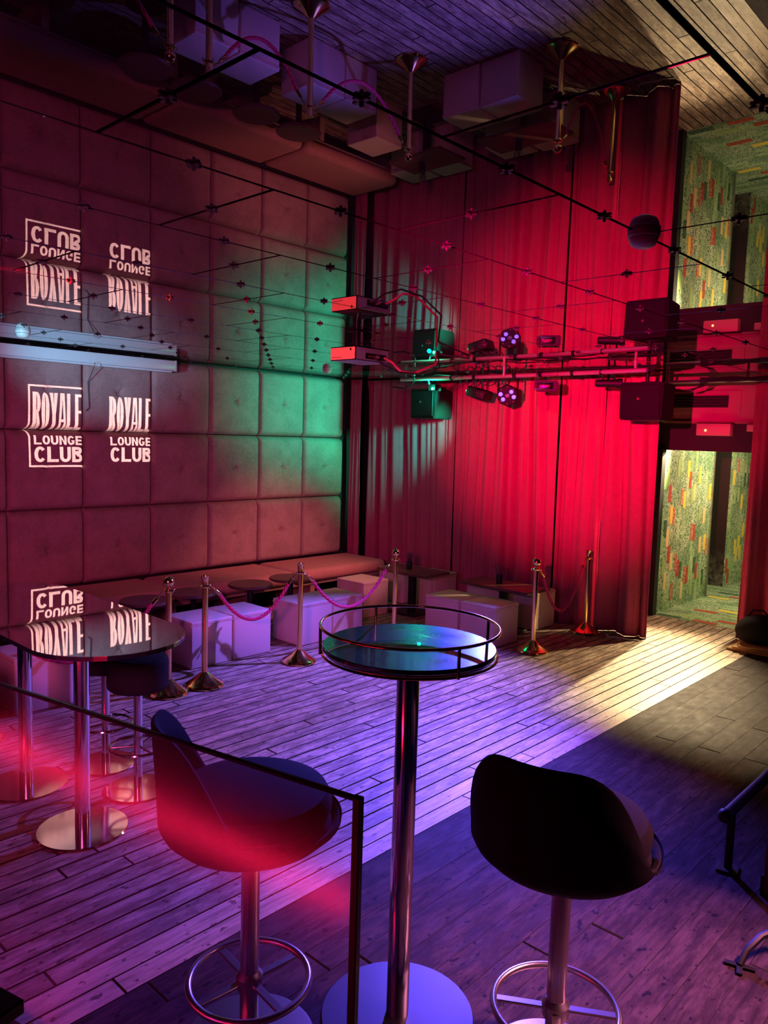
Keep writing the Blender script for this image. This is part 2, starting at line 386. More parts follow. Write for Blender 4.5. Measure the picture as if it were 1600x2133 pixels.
def boxo(name, lo, hi, m, parent=None, bev=0, seg=1, smooth=False):
    bm = B(); c = [(a+b)/2 for a, b in zip(lo, hi)]; s = [b-a for a, b in zip(lo, hi)]
    add_box(bm, c, s, 0, bev, seg); return obj(name, bm, m, parent, smooth)
def sbox(name, lo, hi, m, label=None):
    o = boxo(name, lo, hi, m); o['kind'] = 'structure'
    if label: o['label'] = label
    return o

# ------------------------------------------------------------------ floor of planks
floor = sbox('floor', (-7.6, -3.0, -0.12), (2.6, 8.78, -0.02), M_SUB, 'plank floor, pale worn boards on the dance floor and darker boards nearer')
def plank_mesh(wd, m, c):
    bm = B(); h = wd/2
    lo = [bm.verts.new(p) for p in ((-h, 0, -0.02), (h, 0, -0.02), (h, 1, -0.02), (-h, 1, -0.02))]
    mi = [bm.verts.new(p) for p in ((-h, 0, -0.004), (h, 0, -0.004), (h, 1, -0.004), (-h, 1, -0.004))]
    to = [bm.verts.new(p) for p in ((-h+c, 0.0015, 0), (h-c, 0.0015, 0), (h-c, 0.9985, 0), (-h+c, 0.9985, 0))]
    for a, b in ((lo, mi), (mi, to)):
        for i in range(4): bm.faces.new((a[i], a[(i+1) % 4], b[(i+1) % 4], b[i])).material_index = 1
    bm.faces.new(to); bm.faces.new(lo[::-1])
    bmesh.ops.recalc_face_normals(bm, faces=bm.faces)
    me = bpy.data.meshes.new('plank'); bm.to_mesh(me); bm.free(); me.materials.append(m); me.materials.append(M_SUB); return me
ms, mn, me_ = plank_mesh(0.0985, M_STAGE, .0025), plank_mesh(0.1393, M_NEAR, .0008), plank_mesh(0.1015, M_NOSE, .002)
EDGE = -2.379
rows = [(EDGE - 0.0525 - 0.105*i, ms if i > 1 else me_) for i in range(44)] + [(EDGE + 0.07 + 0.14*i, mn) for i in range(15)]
for x, me in rows:
    y = -0.6 - R_.random()*2.2
    while y < 8.76:
        L = R_.choice((2.1, 2.6, 3.1, 3.6)) if me is not mn else R_.choice((2.6, 3.2, 3.8))
        y1 = min(y+L, 8.775)
        if 8.775-y1 < 0.5: y1 = 8.775
        if y1 > 0.3 - (x+2.4)*0.2 and y1 - y > 0.05:
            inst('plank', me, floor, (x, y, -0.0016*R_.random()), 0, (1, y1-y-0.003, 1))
        y = y1
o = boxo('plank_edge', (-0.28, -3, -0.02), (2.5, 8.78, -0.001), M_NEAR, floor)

# ------------------------------------------------------------------ walls
wall_left = sbox('wall_left', (-7.62, -3.0, -0.02), (-7.43, 8.9, 3.0), M_DARKWALL, 'left wall of square buttoned brown velvet pads')
sbox('wall_back', (-7.6, 8.78, 0), (-3.79, 8.9, 3.0), M_DARKWALL)
sbox('light_block', (-3.83, 7.80, 0), (-3.79, 8.70, 3.0), M_DARKWALL)  # unseen panel added behind the curtain to stop corridor light leaking through
sbox('wall_behind_camera', (-7.6, -3.1, -0.02), (2.6, -3.0, 3.0), M_DARKWALL)
sbox('wall_right', (2.5, -3.0, -0.02), (2.6, 8.9, 3.0), M_DARKWALL)
sbox('wall_back_right', (-1.9, 8.78, 0), (2.6, 8.9, 3.0), M_DARKWALL)
# header over the corridor opening
hd = sbox('wall_header', (-3.79, 8.78, 2.285), (-1.9, 8.9, 3.0), M_HEADER, 'rosy timber header above the corridor opening')
sbox('trim_1', (-3.79, 8.755, 2.258), (-1.9, 8.80, 2.285), M_BROWNTRIM, 'brown timber trim below the header')
sbox('wall_fascia', (-3.79, 8.78, 1.95), (-1.9, 8.86, 2.26), M_DARKWALL, 'black fascia over the corridor opening')
sbox('door_1', (-3.83, 8.70, 0), (-3.73, 8.80, 1.96), M_BLACK, 'black jamb at the left of the corridor opening')
boxo('duct_frame', (-3.72, 8.765, 2.37), (-2.93, 8.782, 2.62), M_HEADER, hd, 0.004)
# corridor
sbox('corridor_floor', (-5.2, 8.78, -0.12), (-1.4, 15, 0.0), M_CARPETF, 'green mottled carpet floor of the lit corridor')
cf = bpy.data.objects['corridor_floor']
wl = sbox('wall_corridor_left', (-3.90, 8.80, 0), (-3.775, 10.45, 2.42), M_CARPETX, 'corridor wall clad in green carpet strips')
wl2 = sbox('wall_corridor_far_left', (-3.866, 11.36, 0), (-3.855, 15, 2.42), M_CARPETX, 'far corridor wall clad in green carpet strips')
sbox('wall_niche', (-5.2, 11.36, 0), (-3.868, 11.46, 2.42), M_SCUFF, 'scuffed dark wall in the corridor niche')
sbox('wall_niche_side', (-5.2, 10.35, 0), (-3.90, 10.45, 2.42), M_SCUFF)
sbox('wall_niche_end', (-5.3, 10.4, 0), (-5.2, 11.46, 2.42), M_SCUFF)
sbox('wall_corridor_right', (-1.9, 8.9, 0), (-1.78, 15, 2.42), M_CARPETX)
sbox('wall_corridor_end', (-4.0, 15, 0), (-1.7, 15.1, 2.42), M_CARPETX)
sbox('ceiling_corridor', (-5.2, 8.86, 2.42), (-1.7, 15.1, 2.5), M_DARKWALL)
sbox('trim_2', (-3.775, 10.43, 0), (-3.755, 10.46, 2.42), M_STEEL, 'thin metal corner trim on the corridor wall')
def strip_mesh(m, sx, sy, sz):
    bm = B(); add_box(bm, (0, 0, 0), (sx, sy, sz)); me = bpy.data.meshes.new('carpet_strip'); bm.to_mesh(me); bm.free(); me.materials.append(m); return me
wm = [strip_mesh(m, 0.006, 0.075, 0.21) for m in STRIPS]; fm = [strip_mesh(m, 0.27, 0.10, 0.006) for m in STRIPS]
rs = random.Random(12)
def wall_strips(par, x, y0, y1):
    for i in range(int((y1-y0)/0.075)):
        y = y0 + 0.04 + 0.075*i; z = rs.random()*0.7 + 0.02
        while z < 2.1:
            k = rs.choice((0, 1, 2, 5, 0, 1, 2, 3, 3, 4))
            inst('carpet_strip', wm[k], par, (x+0.001, y, z+0.105)); z += 0.21 + 0.25 + rs.random()*1.1
wall_strips(wl, -3.775, 8.82, 10.42); wall_strips(wl2, -3.855, 11.38, 13.2)
for i in range(17):
    for j in range(5):
        if rs.random() < 0.62:
            inst('carpet_strip', fm[rs.choice((0, 0, 2, 1, 3, 4))], cf, (-3.60 + 0.42*j + 0.21*(i % 2), 8.86 + 0.20*i, 0.0))

# ------------------------------------------------------------------ padded wall
def pad_mesh(wd, ht, seed):
    rr = random.Random(seed); nu, nv = 26, 26
    bm = B(); T = 0.11; grid = []
    def prof(d, r):
        d = min(max(d/r, 0), 1); return math.sqrt(max(0, 1-(1-d)**2))
    us = [0, .008, .02, .036, .055, .08, .115, .17, .24, .31, .365, .405, .435, .458, .476, .49]
    us = us + [.5] + [1-q for q in us[::-1]]; nu = nv = len(us)-1
    a1, a2 = rr.uniform(-.006, .006), rr.uniform(-.006, .006)
    for i in range(nu+1):
        row = []
        for j in range(nv+1):
            u, v = us[i], us[j]
            y = u*wd; z = v*ht
            e = prof(min(y, wd-y)+0.002, 0.045)*0.75+0.25
            g = prof(min(z, ht-z)+0.002, 0.075)
            d = T*min(1, (e*g))
            d += 0.010*math.sin(PI*u)*math.sin(PI*v) - 0.010
            q = math.hypot(y-wd/2, z-ht*0.5)
            ang = math.atan2(z-ht/2, y-wd/2)
            d -= 0.034*math.exp(-(q/0.026)**2) + 0.012*math.exp(-(q/0.085)**2)*(1+0.55*math.sin(5*ang+seed))
            d += a1*math.sin(2*PI*u+seed)*math.sin(PI*v) + a2*math.sin(2*PI*v+seed)*math.sin(PI*u)
            row.append(bm.verts.new((d, y, z)))
        grid.append(row)
    for i in range(nu):
        for j in range(nv): bm.faces.new((grid[i][j], grid[i+1][j], grid[i+1][j+1], grid[i][j+1]))
    # sides back to the wall
    edge = [grid[i][0] for i in range(nu+1)] + [grid[nu][j] for j in range(1, nv+1)] + [grid[i][nv] for i in range(nu-1, -1, -1)] + [grid[0][j] for j in range(nv-1, 0, -1)]
    back = [bm.verts.new((-0.012, v.co.y, v.co.z)) for v in edge]
    for i in range(len(edge)):
        j = (i+1) % len(edge); bm.faces.new((edge[i], edge[j], back[j], back[i]))
    bmesh.ops.recalc_face_normals(bm, faces=bm.faces)
    return bm
YS = [0.60, 1.34, 2.07, 2.80, 3.525, 4.265, 4.98, 5.675, 6.365, 7.05]
ZS = [0.45, 1.21, 1.972, 2.738]
bb = B(); add_lathe(bb, [(0.0, 0.010), (0.009, 0.008), (0.014, 0.002), (0.014, -0.004)], 12, mtx=Matrix.Rotation(PI/2, 4, 'Y'))
btn_me = bpy.data.meshes.new('button'); bb.to_mesh(btn_me); bb.free(); btn_me.materials.append(M_PAD)
for p in btn_me.polygons: p.use_smooth = True
sd = 0
for i in range(len(YS)-1):
    for j in range(3):
        sd += 1
        wd = YS[i+1]-YS[i]-0.006; ht = ZS[j+1]-ZS[j]-0.006
        p = obj('wall_pad', pad_mesh(wd, ht, sd), M_PAD, wall_left, True, (WX-0.108, YS[i]+0.003, ZS[j]+0.003), sharp=80)
        inst('button', btn_me, p, (0.071, wd/2, ht/2))

# ------------------------------------------------------------------ mirrored ceiling
ceiling = sbox('ceiling', (-7.6, -3.0, H+0.03), (2.6, 8.9, H+0.12), M_BACK, 'ceiling of smoked mirror tiles with open joints and black clips')
TW, TL, GAP = 0.664, 1.14, 0.012
bm = B(); add_box(bm, (0, 0, 0.004), (TW-GAP, TL-GAP, 0.008), 0, 0.0015)
tile_me = bpy.data.meshes.new('mirror_tile'); bm.to_mesh(tile_me); bm.free(); tile_me.materials.append(M_MIRROR)
bm = B()
add_box(bm, (0, 0, -0.004), (0.048, 0.013, 0.006), 0, 0.0015); add_box(bm, (0, 0, -0.004), (0.013, 0.044, 0.006), 0, 0.0015)
add_lathe(bm, [(0.0055, 0), (0.0055, -0.015), (0.0035, -0.018)], 8)
clip_me = bpy.data.meshes.new('ceiling_clip'); bm.to_mesh(clip_me); bm.free()
clip_me.materials.append(simple('black_clip', (0.07, 0.065, 0.07), 0.4, 0.2))
X0 = -1.278
def seen(x, y):
    v = Vector((x, y, H)) - Vector((0, 0, 2)); f = v.dot(fw)
    return f > 0.3 and abs(v.dot(r2))/f < 0.54 and abs(v.dot(d2))/f < 0.70
nclip = 0
for k in range(-9, 6):
    xl = X0 + TW*k                                     # left joint line of this row of tiles is xl - TW .. xl
    st = 0.975 if k % 2 == 0 else 0.975 + TL/2
    for j in range(-4, 8):
        y0 = st + TL*j; y1 = y0 + TL
        if y0 > 8.6: continue
        sc = None; yc = (y0+y1)/2
        if y1 > 8.9: sc = (1, (8.78-y0)/TL, 1); yc = (y0+8.78)/2
        inst('mirror_tile', tile_me, ceiling, (xl-TW/2, yc, H), 0, sc)
        if y0 < 7.1 and seen(xl-TW/2, y0): inst('ceiling_clip', clip_me, ceiling, (xl-TW/2, y0, H-0.001)); nclip += 1
        for q in (0.25, 0.75):
            yy = y0 + TL*q
            if yy < 7.1 and seen(xl, yy): inst('ceiling_clip', clip_me, ceiling, (xl, yy, H-0.001)); nclip += 1

# ------------------------------------------------------------------ curtains
def curtain(name, label, x0, x1, ya, yb, z0, z1, seed, amp=0.075, sp=0.20, group=None, flip=0, edge=None):
    rr = random.Random(seed); bm = B()
    n = max(8, int((x1-x0)/0.011)); nz = 30
    # fold phase grows unevenly along the width
    ph = [rr.random()*6]; fr = 1.0
    for i in range(n):
        if i % 14 == 0: fr = rr.uniform(0.6, 1.6)
        ph.append(ph[-1] + 2*PI*((x1-x0)/n)/sp*fr)
    am = [0.55+0.45*math.sin(i*0.031+seed)+0.25*math.sin(i*0.083+2*seed) for i in range(n+1)]
    am = [max(0.25, a) for a in am]
    nc = max(1, int((x1-x0)/0.16)); cr = [(rr.uniform(0.04, 0.96), rr.uniform(0.015, 0.05), rr.uniform(0.007, 0.014), rr.uniform(-.05, .05), rr.uniform(0, 6), rr.uniform(.5, 1.0)) for _ in range(nc)]
    g = []
    for j in range(nz+1):
        t = j/nz; z = z0 + (z1-z0)*t; row = []
        hgt = 0.65 + 0.35*(1-t) - 0.35*max(0, (t-0.93)/0.07)
        sway = 0.03*math.sin(3.1*t+seed)
        for i in range(n+1):
            u = i/n
            f = math.sin(ph[i] + 0.5*math.sin(2.2*t+seed+u*5))
            f = math.copysign(abs(f)**0.75, f)
            x = x0 + (x1-x0)*u + sway*math.sin(PI*u) + 0.35*sp*0.18*math.cos(ph[i]*1.0)
            y = ya + (yb-ya)*u + amp*hgt*am[i]*f + 0.014*math.sin(ph[i]*2.7+t*2)
            for cu_, cdp, cw_, csl, cph, ctop in cr:
                if t < ctop:
                    dx = (u - cu_)*(x1-x0) - csl*(1-t) - .012*math.sin(4*t+cph)
                    y += cdp*math.exp(-abs(dx)/cw_)*min(1, (ctop-t)*4)
            if t > 0.93: y += 0.014*math.sin(ph[i]*4.3)*(t-.93)/.07
            if edge:
                ex, ez = edge
                x += ex*(1-t)**2*(u if ex > 0 else (1-u))
            row.append(bm.verts.new((x, y, z)))
        g.append(row)
    for j in range(nz):
        for i in range(n): bm.faces.new((g[j][i], g[j][i+1], g[j+1][i+1], g[j+1][i]))
    o = obj(name, bm, M_CURT, None, True, sharp=180)
    md = o.modifiers.new('thickness', 'SOLIDIFY'); md.thickness = 0.006; md.offset = 0
    tag(o, label, 'curtain', group)
    return o
ZT = H-0.012
def cy(x): return 7.36 + (x+7.2)/3.9*0.25
CX = [(-7.30, -7.14), (-7.21, -5.78), (-5.76, -5.02), (-5.00, -4.42), (-4.40, -3.88), (-3.86, -3.30)]
CL = ['narrow red curtain hanging beside the padded wall, in the room corner', 'red velvet curtain lit greyish green, left of the small hanging speaker',
      'red velvet curtain behind the small speaker and green laser', 'bright red velvet curtain behind the violet lamp',
      'brightest red velvet curtain behind the floodlight', 'red velvet curtain under the large speaker, at the corridor edge']
for i, ((a, b), l) in enumerate(zip(CX, CL)):
    curtain('curtain', l, a, b, cy(a) if i else 7.15, cy(b) if i else 7.17, 0.004, ZT, 11+i*3, 0.068 if i else 0.03, 0.25 if i else 0.11)
curtain('curtain', 'dark red curtain at the right edge beyond the corridor opening', -2.66, -1.2, 8.31, 8.31, 0.012, ZT, 57, 0.05, 0.2, None, 0, (-0.02, 0))

# ------------------------------------------------------------------ bench along the padded wall
bench = thing('bench', 'long brown velvet bench with three seat cushions along the padded wall', 'bench', (-7.0, 4.5, 0))
bench.location = (0, 0, 0)
for y0, y1 in ((1.6, 4.10), (4.115, 5.62), (5.635, 7.12)):
    bm = B(); nu, nv = 16, 24; top = []
    add_box(bm, (-6.93, (y0+y1)/2, 0.385), (0.76, y1-y0, 0.15), 0, 0.066, 5)
    o = obj('seat_cushion', bm, M_BENCH, bench, True, sharp=60)
boxo('base_rail', (-7.29, 1.6, 0.265), (-6.62, 7.10, 0.31), M_BENCHBASE, bench, 0.004)
for y in (1.65, 2.9, 4.1, 5.05, 5.95, 7.05):
    boxo('leg', (-7.28, y-0.035, 0.0), (-6.64, y+0.035, 0.265), M_BENCHBASE, bench, 0.003)

# ------------------------------------------------------------------ cube stools
def cube_stool():
    t = thing('cube_stool', '', 'stool', (0, 0, 0), 0, 'beige cube stools')
    bm = B(); add_box(bm, (0, 0, 0.19), (0.415, 0.415, 0.376), 0, 0.012, 3); obj('body', bm, M_LEATHER, t, True)
    bm = B(); add_box(bm, (0, 0, 0.389), (0.417, 0.417, 0.03), 0, 0.010, 3); obj('seat_pad', bm, M_LEATHER, t, True)
    bm = B(); add_tube(bm, [(-.2, -.2, .375), (.2, -.2, .375), (.2, .2, .375), (-.2, .2, .375)], 0.004, 6, True); 
    for v in bm.verts: v.co.x *= 1.045; v.co.y *= 1.045
    obj('piping', bm, M_LEATHER, t)
    bm = B(); add_box(bm, (0, 0, 0.006), (0.36, 0.36, 0.012)); obj('plinth', bm, M_BLACK, t)
    return t
cs = cube_stool()
del cs['group']
CUBES = [((-5.55, 2.27), 0.0, 'beige cube stool seen under the near edge of the mirror-topped bar table'),
         ((-5.665, 3.75), 0.0, 'beige cube stool directly behind the flat-topped brass post with two neighbours'),
         ((-5.665, 4.18), 0.0, 'beige cube stool just left of the middle flat-topped post, touching its left neighbour'),
         ((-5.62, 4.91), 0.0, 'beige cube stool directly behind the base of the middle flat-topped post'),
         ((-5.62, 5.335), 0.0, 'beige cube stool under the lowest sag of the middle rope'),
         ((-6.02, 6.15), 0.04, 'dim beige cube stool near the far end of the velvet bench'),
         ((-4.785, 6.24), 0.0, 'beige cube stool in front of the right wooden table, left of the pair'),
         ((-4.35, 6.26), 0.0, 'beige cube stool in front of the right wooden table, nearest the ball-topped post'),
         ((-4.92, 7.12), 0.05, 'beige cube stool behind the right wooden table, against the curtain, left one'),
         ((-4.47, 7.17), 0.0, 'beige cube stool behind the right wooden table, next to the hanging rope'),
         ((-5.80, 7.13), 0.0, 'shadowed cube stool between the two wooden tables, at the curtain foot'),
         ((-6.26, 7.10), 0.0, 'shadowed cube stool behind the left wooden table')]
for i, ((x, y), rz, l) in enumerate(CUBES):
    if i == 0: cs.location = (x, y, 0); cs.rotation_euler.z = rz; cs['label'] = l; cs['group'] = 'beige cube stools'
    else: dup(cs, (x, y, 0), rz, l, 'beige cube stools')

# ------------------------------------------------------------------ low round tables by the bench
def round_table():
    t = thing('side_table', '', 'table', (0, 0, 0))
    bm = B(); add_lathe(bm, [(0.0, .47), (.215, .47), (.225, .478), (.225, .492), (.218, .5), (0, .5)], 36); obj('tabletop', bm, M_WOODTOP, t, True)
    bm = B(); add_lathe(bm, [(.03, .02), (.03, .47)], 16); obj('column', bm, M_BLACK, t, True)
    bm = B(); add_lathe(bm, [(0, 0), (.16, 0), (.16, .012), (.04, .024), (0, .024)], 32); obj('base', bm, M_BLACK, t, True)
    return t
rtab = round_table()
for i, ((x, y), l) in enumerate([((-6.12, 3.50), 'low round dark table behind the ball-topped brass post at left'),
                                 ((-6.16, 4.02), 'low round dark table behind the left flat-topped brass post'),
                                 ((-6.16, 4.68), 'low round dark table above the left rope, at the bench middle'),
                                 ((-6.18, 5.22), 'low round dark table behind the middle flat-topped post')]):
    if i == 0: rtab.location = (x, y, 0); rtab['label'] = l; rtab['group'] = 'low round tables by the bench'
    else: dup(rtab, (x, y, 0), 0, l, 'low round tables by the bench')

# rectangular tables with straw cups
def rect_table(x0, x1, y0, y1, l):
    cx, cyy = (x0+x1)/2, (y0+y1)/2
    t = thing('rectangular_table', l, 'table', (cx, cyy, 0), 0, 'wooden tables by the curtain')
    bm = B(); add_box(bm, (0, 0, .485), (x1-x0, y1-y0, .03), 0, .004, 2); obj('tabletop', bm, M_WOODTOP, t, True)
    bm = B(); add_box(bm, (0, 0, .245), (.07, .07, .45), 0, .004); obj('column', bm, M_BLACK, t)
    bm = B(); add_box(bm, (0, 0, .01), (.38, .38, .02), 0, .004); obj('base_plate', bm, M_BLACK, t)
    return t
rect_table(-4.92, -4.07, 6.50, 6.93, 'dark wooden table with cup of straws between the right cube stools')
rect_table(-6.05, -5.32, 6.40, 6.85, 'dark wooden table with cup of straws beside the ball-topped middle post')
def straw_cup(x, y, l):
    t = thing('straw_cup', l, 'cup', (x, y, .5), 0, 'cups of straws')
    bm = B(); add_lathe(bm, [(0, 0), (.033, 0), (.038, .09), (.035, .09), (.031, .006), (0, .006)], 20); obj('cup', bm, M_CUP, t, True)
    rr = random.Random(int(abs(x*100)))
    for k in range(14):
        a = rr.random()*2*PI; q = rr.uniform(.005, .022); e = q + rr.uniform(.0, .028)
        bm = B(); rod(bm, (q*math.cos(a)*.6, q*math.sin(a)*.6, .01), (e*math.cos(a)*1.5, e*math.sin(a)*1.5, .19+rr.uniform(-.015, .02)), .0032, 6)
        obj('straw', bm, M_STRAW, t)
straw_cup(-4.56, 6.72, 'black cup of straws on the right wooden table')
straw_cup(-5.72, 6.60, 'black cup of straws on the left wooden table')

# ------------------------------------------------------------------ rope barrier posts
def post(name, label, ball):
    t = thing(name, label, 'barrier post', (0, 0, 0), 0, 'brass rope barrier posts')
    bm = B(); add_lathe(bm, [(0, 0), (.150, 0), (.153, .012), (.147, .024), (.138, .028), (.07, .075), (.04, .105), (.026, .115), (0, .115)], 40); obj('base', bm, M_BRASS, t, True, sharp=30)
    bm = B(); add_lathe(bm, [(.0235, .11), (.0235, .80)], 20); obj('pole', bm, M_BRASS, t, True)
    bm = B(); add_lathe(bm, [(.024, .785), (.038, .792), (.040, .802), (.028, .812), (.0, .812)], 24)
    for a in range(4):
        c, s = math.cos(a*PI/2), math.sin(a*PI/2)
        add_tube(bm, [(.034*c, .034*s, .80), (.052*c, .052*s, .803), (.056*c, .056*s, .795), (.052*c, .052*s, .786)], .004, 6)
    obj('rope_ring', bm, M_BRASS, t, True)
    bm = B()
    if ball:
        add_lathe(bm, [(.014, .81), (.012, .825)] + [(.042*math.sin(a), .866-.042*math.cos(a)) for a in [0.3+i*(PI-.3)/14 for i in range(15)]], 24)
        obj('ball_finial', bm, M_BRASS, t, True)
    else:
        add_lathe(bm, [(.026, .81), (.026, .835), (.031, .875), (.033, .88), (.028, .88), (.022, .845), (0, .845)], 24)
        obj('cup_finial', bm, M_BRASS, t, True)
    return t
pa = post('barrier_post', 'ball-topped brass barrier post beside the drum stool, at the left end', True); pa.location = (-5.07, 3.09, 0)
dup(pa, (-5.03, 5.60, 0), 0, 'ball-topped brass barrier post behind the high round table')
dup(pa, (-3.84, 6.27, 0), 0, 'ball-topped brass barrier post right of the high round table')
dup(pa, (-5.07, 1.72, 0), 0, 'ball-topped brass barrier post past the mirror-topped table, out at the left')
pb = post('barrier_post', 'flat-topped brass barrier post at the left end of the near rope', False); pb.location = (-5.05, 3.40, 0)
dup(pb, (-5.05, 4.38, 0), 0, 'flat-topped brass barrier post in the middle, with a rope on each side')
dup(pb, (-3.87, 7.34, 0), 0, 'flat-topped brass barrier post standing against the curtain near the corridor')

def rope(a, b, sag, l):
    a, b = Vector(a), Vector(b); d = (b-a).normalized()
    t = thing('barrier_rope', l, 'rope', (0, 0, 0), 0, 'velvet barrier ropes')
    A, Bq = a + d*0.085 + Vector((0, 0, -.075)), b - d*0.085 + Vector((0, 0, -.075))
    n = 90; L = (Bq-A).length; side = d.cross(Vector((0, 0, 1))).normalized()
    ctr = [A.lerp(Bq, i/n) - Vector((0, 0, (sag-.075)*(1-(2*i/n-1)**2))) for i in range(n+1)]
    bm = B()
    for s in range(3):
        pts = []
        for i, p in enumerate(ctr):
            an = i*0.62 + s*2*PI/3
            tn = (ctr[min(i+1, n)]-ctr[max(i-1, 0)]).normalized(); up = side.cross(tn)
            pts.append(p + .0075*(math.cos(an)*side + math.sin(an)*up))
        add_tube(bm, pts, .0085, 7)
    obj('twisted_rope', bm, M_ROPE, t, True, sharp=180)
    for e, f in ((a, A), (b, Bq)):
        q = f - e
        bm = B(); add_tube(bm, [e + q*.45, e + q*.6, e + q*1.04], [.008, .0145, .0165], 10)
        add_tube(bm, [e, e + q*.25 + Vector((0, 0, .006)), e + q*.5], .0045, 8)
        obj('end_hook', bm, M_BRASS, t, True)
def hooks(p, q):
    p, q = Vector((*p, .793)), Vector((*q, .793)); d = (q-p).normalized(); return p + d*.052, q - d*.052
rope(*hooks((-5.05, 3.40), (-5.05, 4.38)), .33, 'magenta velvet rope between the two flat-topped posts')
rope(*hooks((-5.05, 4.38), (-5.03, 5.60)), .38, 'magenta velvet rope behind the high round table')
rope(*hooks((-3.84, 6.27), (-3.87, 7.34)), .47, 'dark red velvet rope in front of the curtain near the corridor')
rope(*hooks((-5.07, 3.09), (-5.07, 1.72)), .40, 'magenta velvet rope running behind the mirror-topped bar table')

# ------------------------------------------------------------------ mirror-topped bar table and drum stools
ZTAB = 1.045
t = thing('bar_table', 'oblong dark mirror-topped bar table on two chrome poles at left', 'table', (-3.92, 1.70, 0))
def stadium(hx, r, n=20, cxx=0):
    pts = []
    for i in range(n+1): a = -PI/2 + PI*i/n; pts.append((hx + r*math.cos(a), r*math.sin(a)))
    for i in range(n+1): a = PI/2 + PI*i/n; pts.append((-hx + r*math.cos(a), r*math.sin(a)))
    return pts
bm = B(); add_prism(bm, stadium(.60, .355), ZTAB-.004, ZTAB); obj('mirror_top', bm, M_GLASSTOP, t)
bm = B(); add_prism(bm, stadium(.60, .352), ZTAB-.022, ZTAB-.004); obj('top_board', bm, M_BLACKGLOSS, t)
for sx in (-.34, .34):
    bm = B(); add_lathe(bm, [(.037, .012), (.037, ZTAB-.022)], 28); obj('pole', bm, M_CHROME, t, True).location = (sx, 0, 0)
    bm = B(); add_lathe(bm, [(0, 0), (.218, 0), (.22, .004), (.215, .011), (.04, .013), (0, .013)], 48); obj('base', bm, M_POLISH, t, True, sharp=30).location = (sx, 0, 0)
def drum_stool():
    t = thing('drum_stool', '', 'stool', (0, 0, 0))
    bm = B(); add_lathe(bm, [(0, .585), (.150, .585), (.163, .597), (.165, .62), (.165, .735), (.158, .755), (.14, .765), (0, .772)], 40); obj('seat', bm, M_BLACKVEL, t, True, sharp=50)
    bm = B(); add_lathe(bm, [(.024, .012), (.024, .586)], 20); obj('pole', bm, M_CHROME, t, True)
    bm = B(); add_lathe(bm, [(0, 0), (.178, 0), (.18, .004), (.175, .010), (.03, .014), (0, .014)], 44); obj('base', bm, M_POLISH, t, True, sharp=30)
    bm = B(); add_tube(bm, [(.15*math.cos(2*PI*i/36), .15*math.sin(2*PI*i/36), .25) for i in range(36)], .009, 8, True)
    for a in range(3): rod(bm, (.022*math.cos(a*2.09), .022*math.sin(a*2.09), .25), (.148*math.cos(a*2.09), .148*math.sin(a*2.09), .25), .006, 8)
    obj('foot_ring', bm, M_CHROME, t, True)
    return t
ds = drum_stool(); ds.location = (-3.79, 2.12, 0); ds['label'] = 'black drum bar stool in front of the brass posts, right of the mirror-topped table'; ds['group'] = 'black drum bar stools'
dup(ds, (-4.22, 2.15, 0), .5, 'black drum bar stool behind the chrome pole of the mirror-topped table', 'black drum bar stools')
dup(ds, (-3.92, 1.24, 0), .9, 'black drum bar stool at the left picture edge, nearer one', 'black drum bar stools')
dup(ds, (-4.36, 1.28, 0), .2, 'black drum bar stool at the left picture edge, farther one', 'black drum bar stools')

# ------------------------------------------------------------------ high round table with gallery rail
t = thing('poseur_table', 'high round table with green mirror top and metal gallery rail', 'table', (-1.63, 1.895, 0))
bm = B(); add_lathe(bm, [(0, 1.302), (.285, 1.302), (.288, 1.305), (.288, 1.315), (.285, 1.318), (0, 1.318)], 72); obj('glass_top', bm, M_BARTOP, t, True, sharp=30)
bm = B(); add_lathe(bm, [(0, 1.285), (.27, 1.285), (.278, 1.292), (.278, 1.302), (0, 1.302)], 72); obj('under_plate', bm, M_STEEL, t, True, sharp=30)
bm = B(); add_tube(bm, [(.296*math.cos(2*PI*i/96), .296*math.sin(2*PI*i/96), 1.383) for i in range(96)], .0052, 10, True); obj('gallery_rail', bm, M_BRASS, t, True)
bm = B(); add_tube(bm, [(.290*math.cos(2*PI*i/96), .290*math.sin(2*PI*i/96), 1.292) for i in range(96)], .0045, 8, True); obj('lower_ring', bm, M_BRASS, t, True)
for px in (-172.6, -62, 22, 113):                     # rail supports by angle round the top
    a = math.radians(px) + yaw
    bm = B(); rod(bm, (.295*math.cos(a), .295*math.sin(a), 1.288), (.296*math.cos(a), .296*math.sin(a), 1.383), .0052, 10); obj('rail_post', bm, M_BRASS, t, True)
bm = B(); add_lathe(bm, [(.0385, .012), (.0385, 1.286)], 40); obj('column', bm, M_CHROME, t, True)
bm = B(); add_lathe(bm, [(0, 0), (.262, 0), (.265, .004), (.262, .010), (.04, .014), (0, .014)], 64); obj('base', bm, M_DULL, t, True, sharp=30)

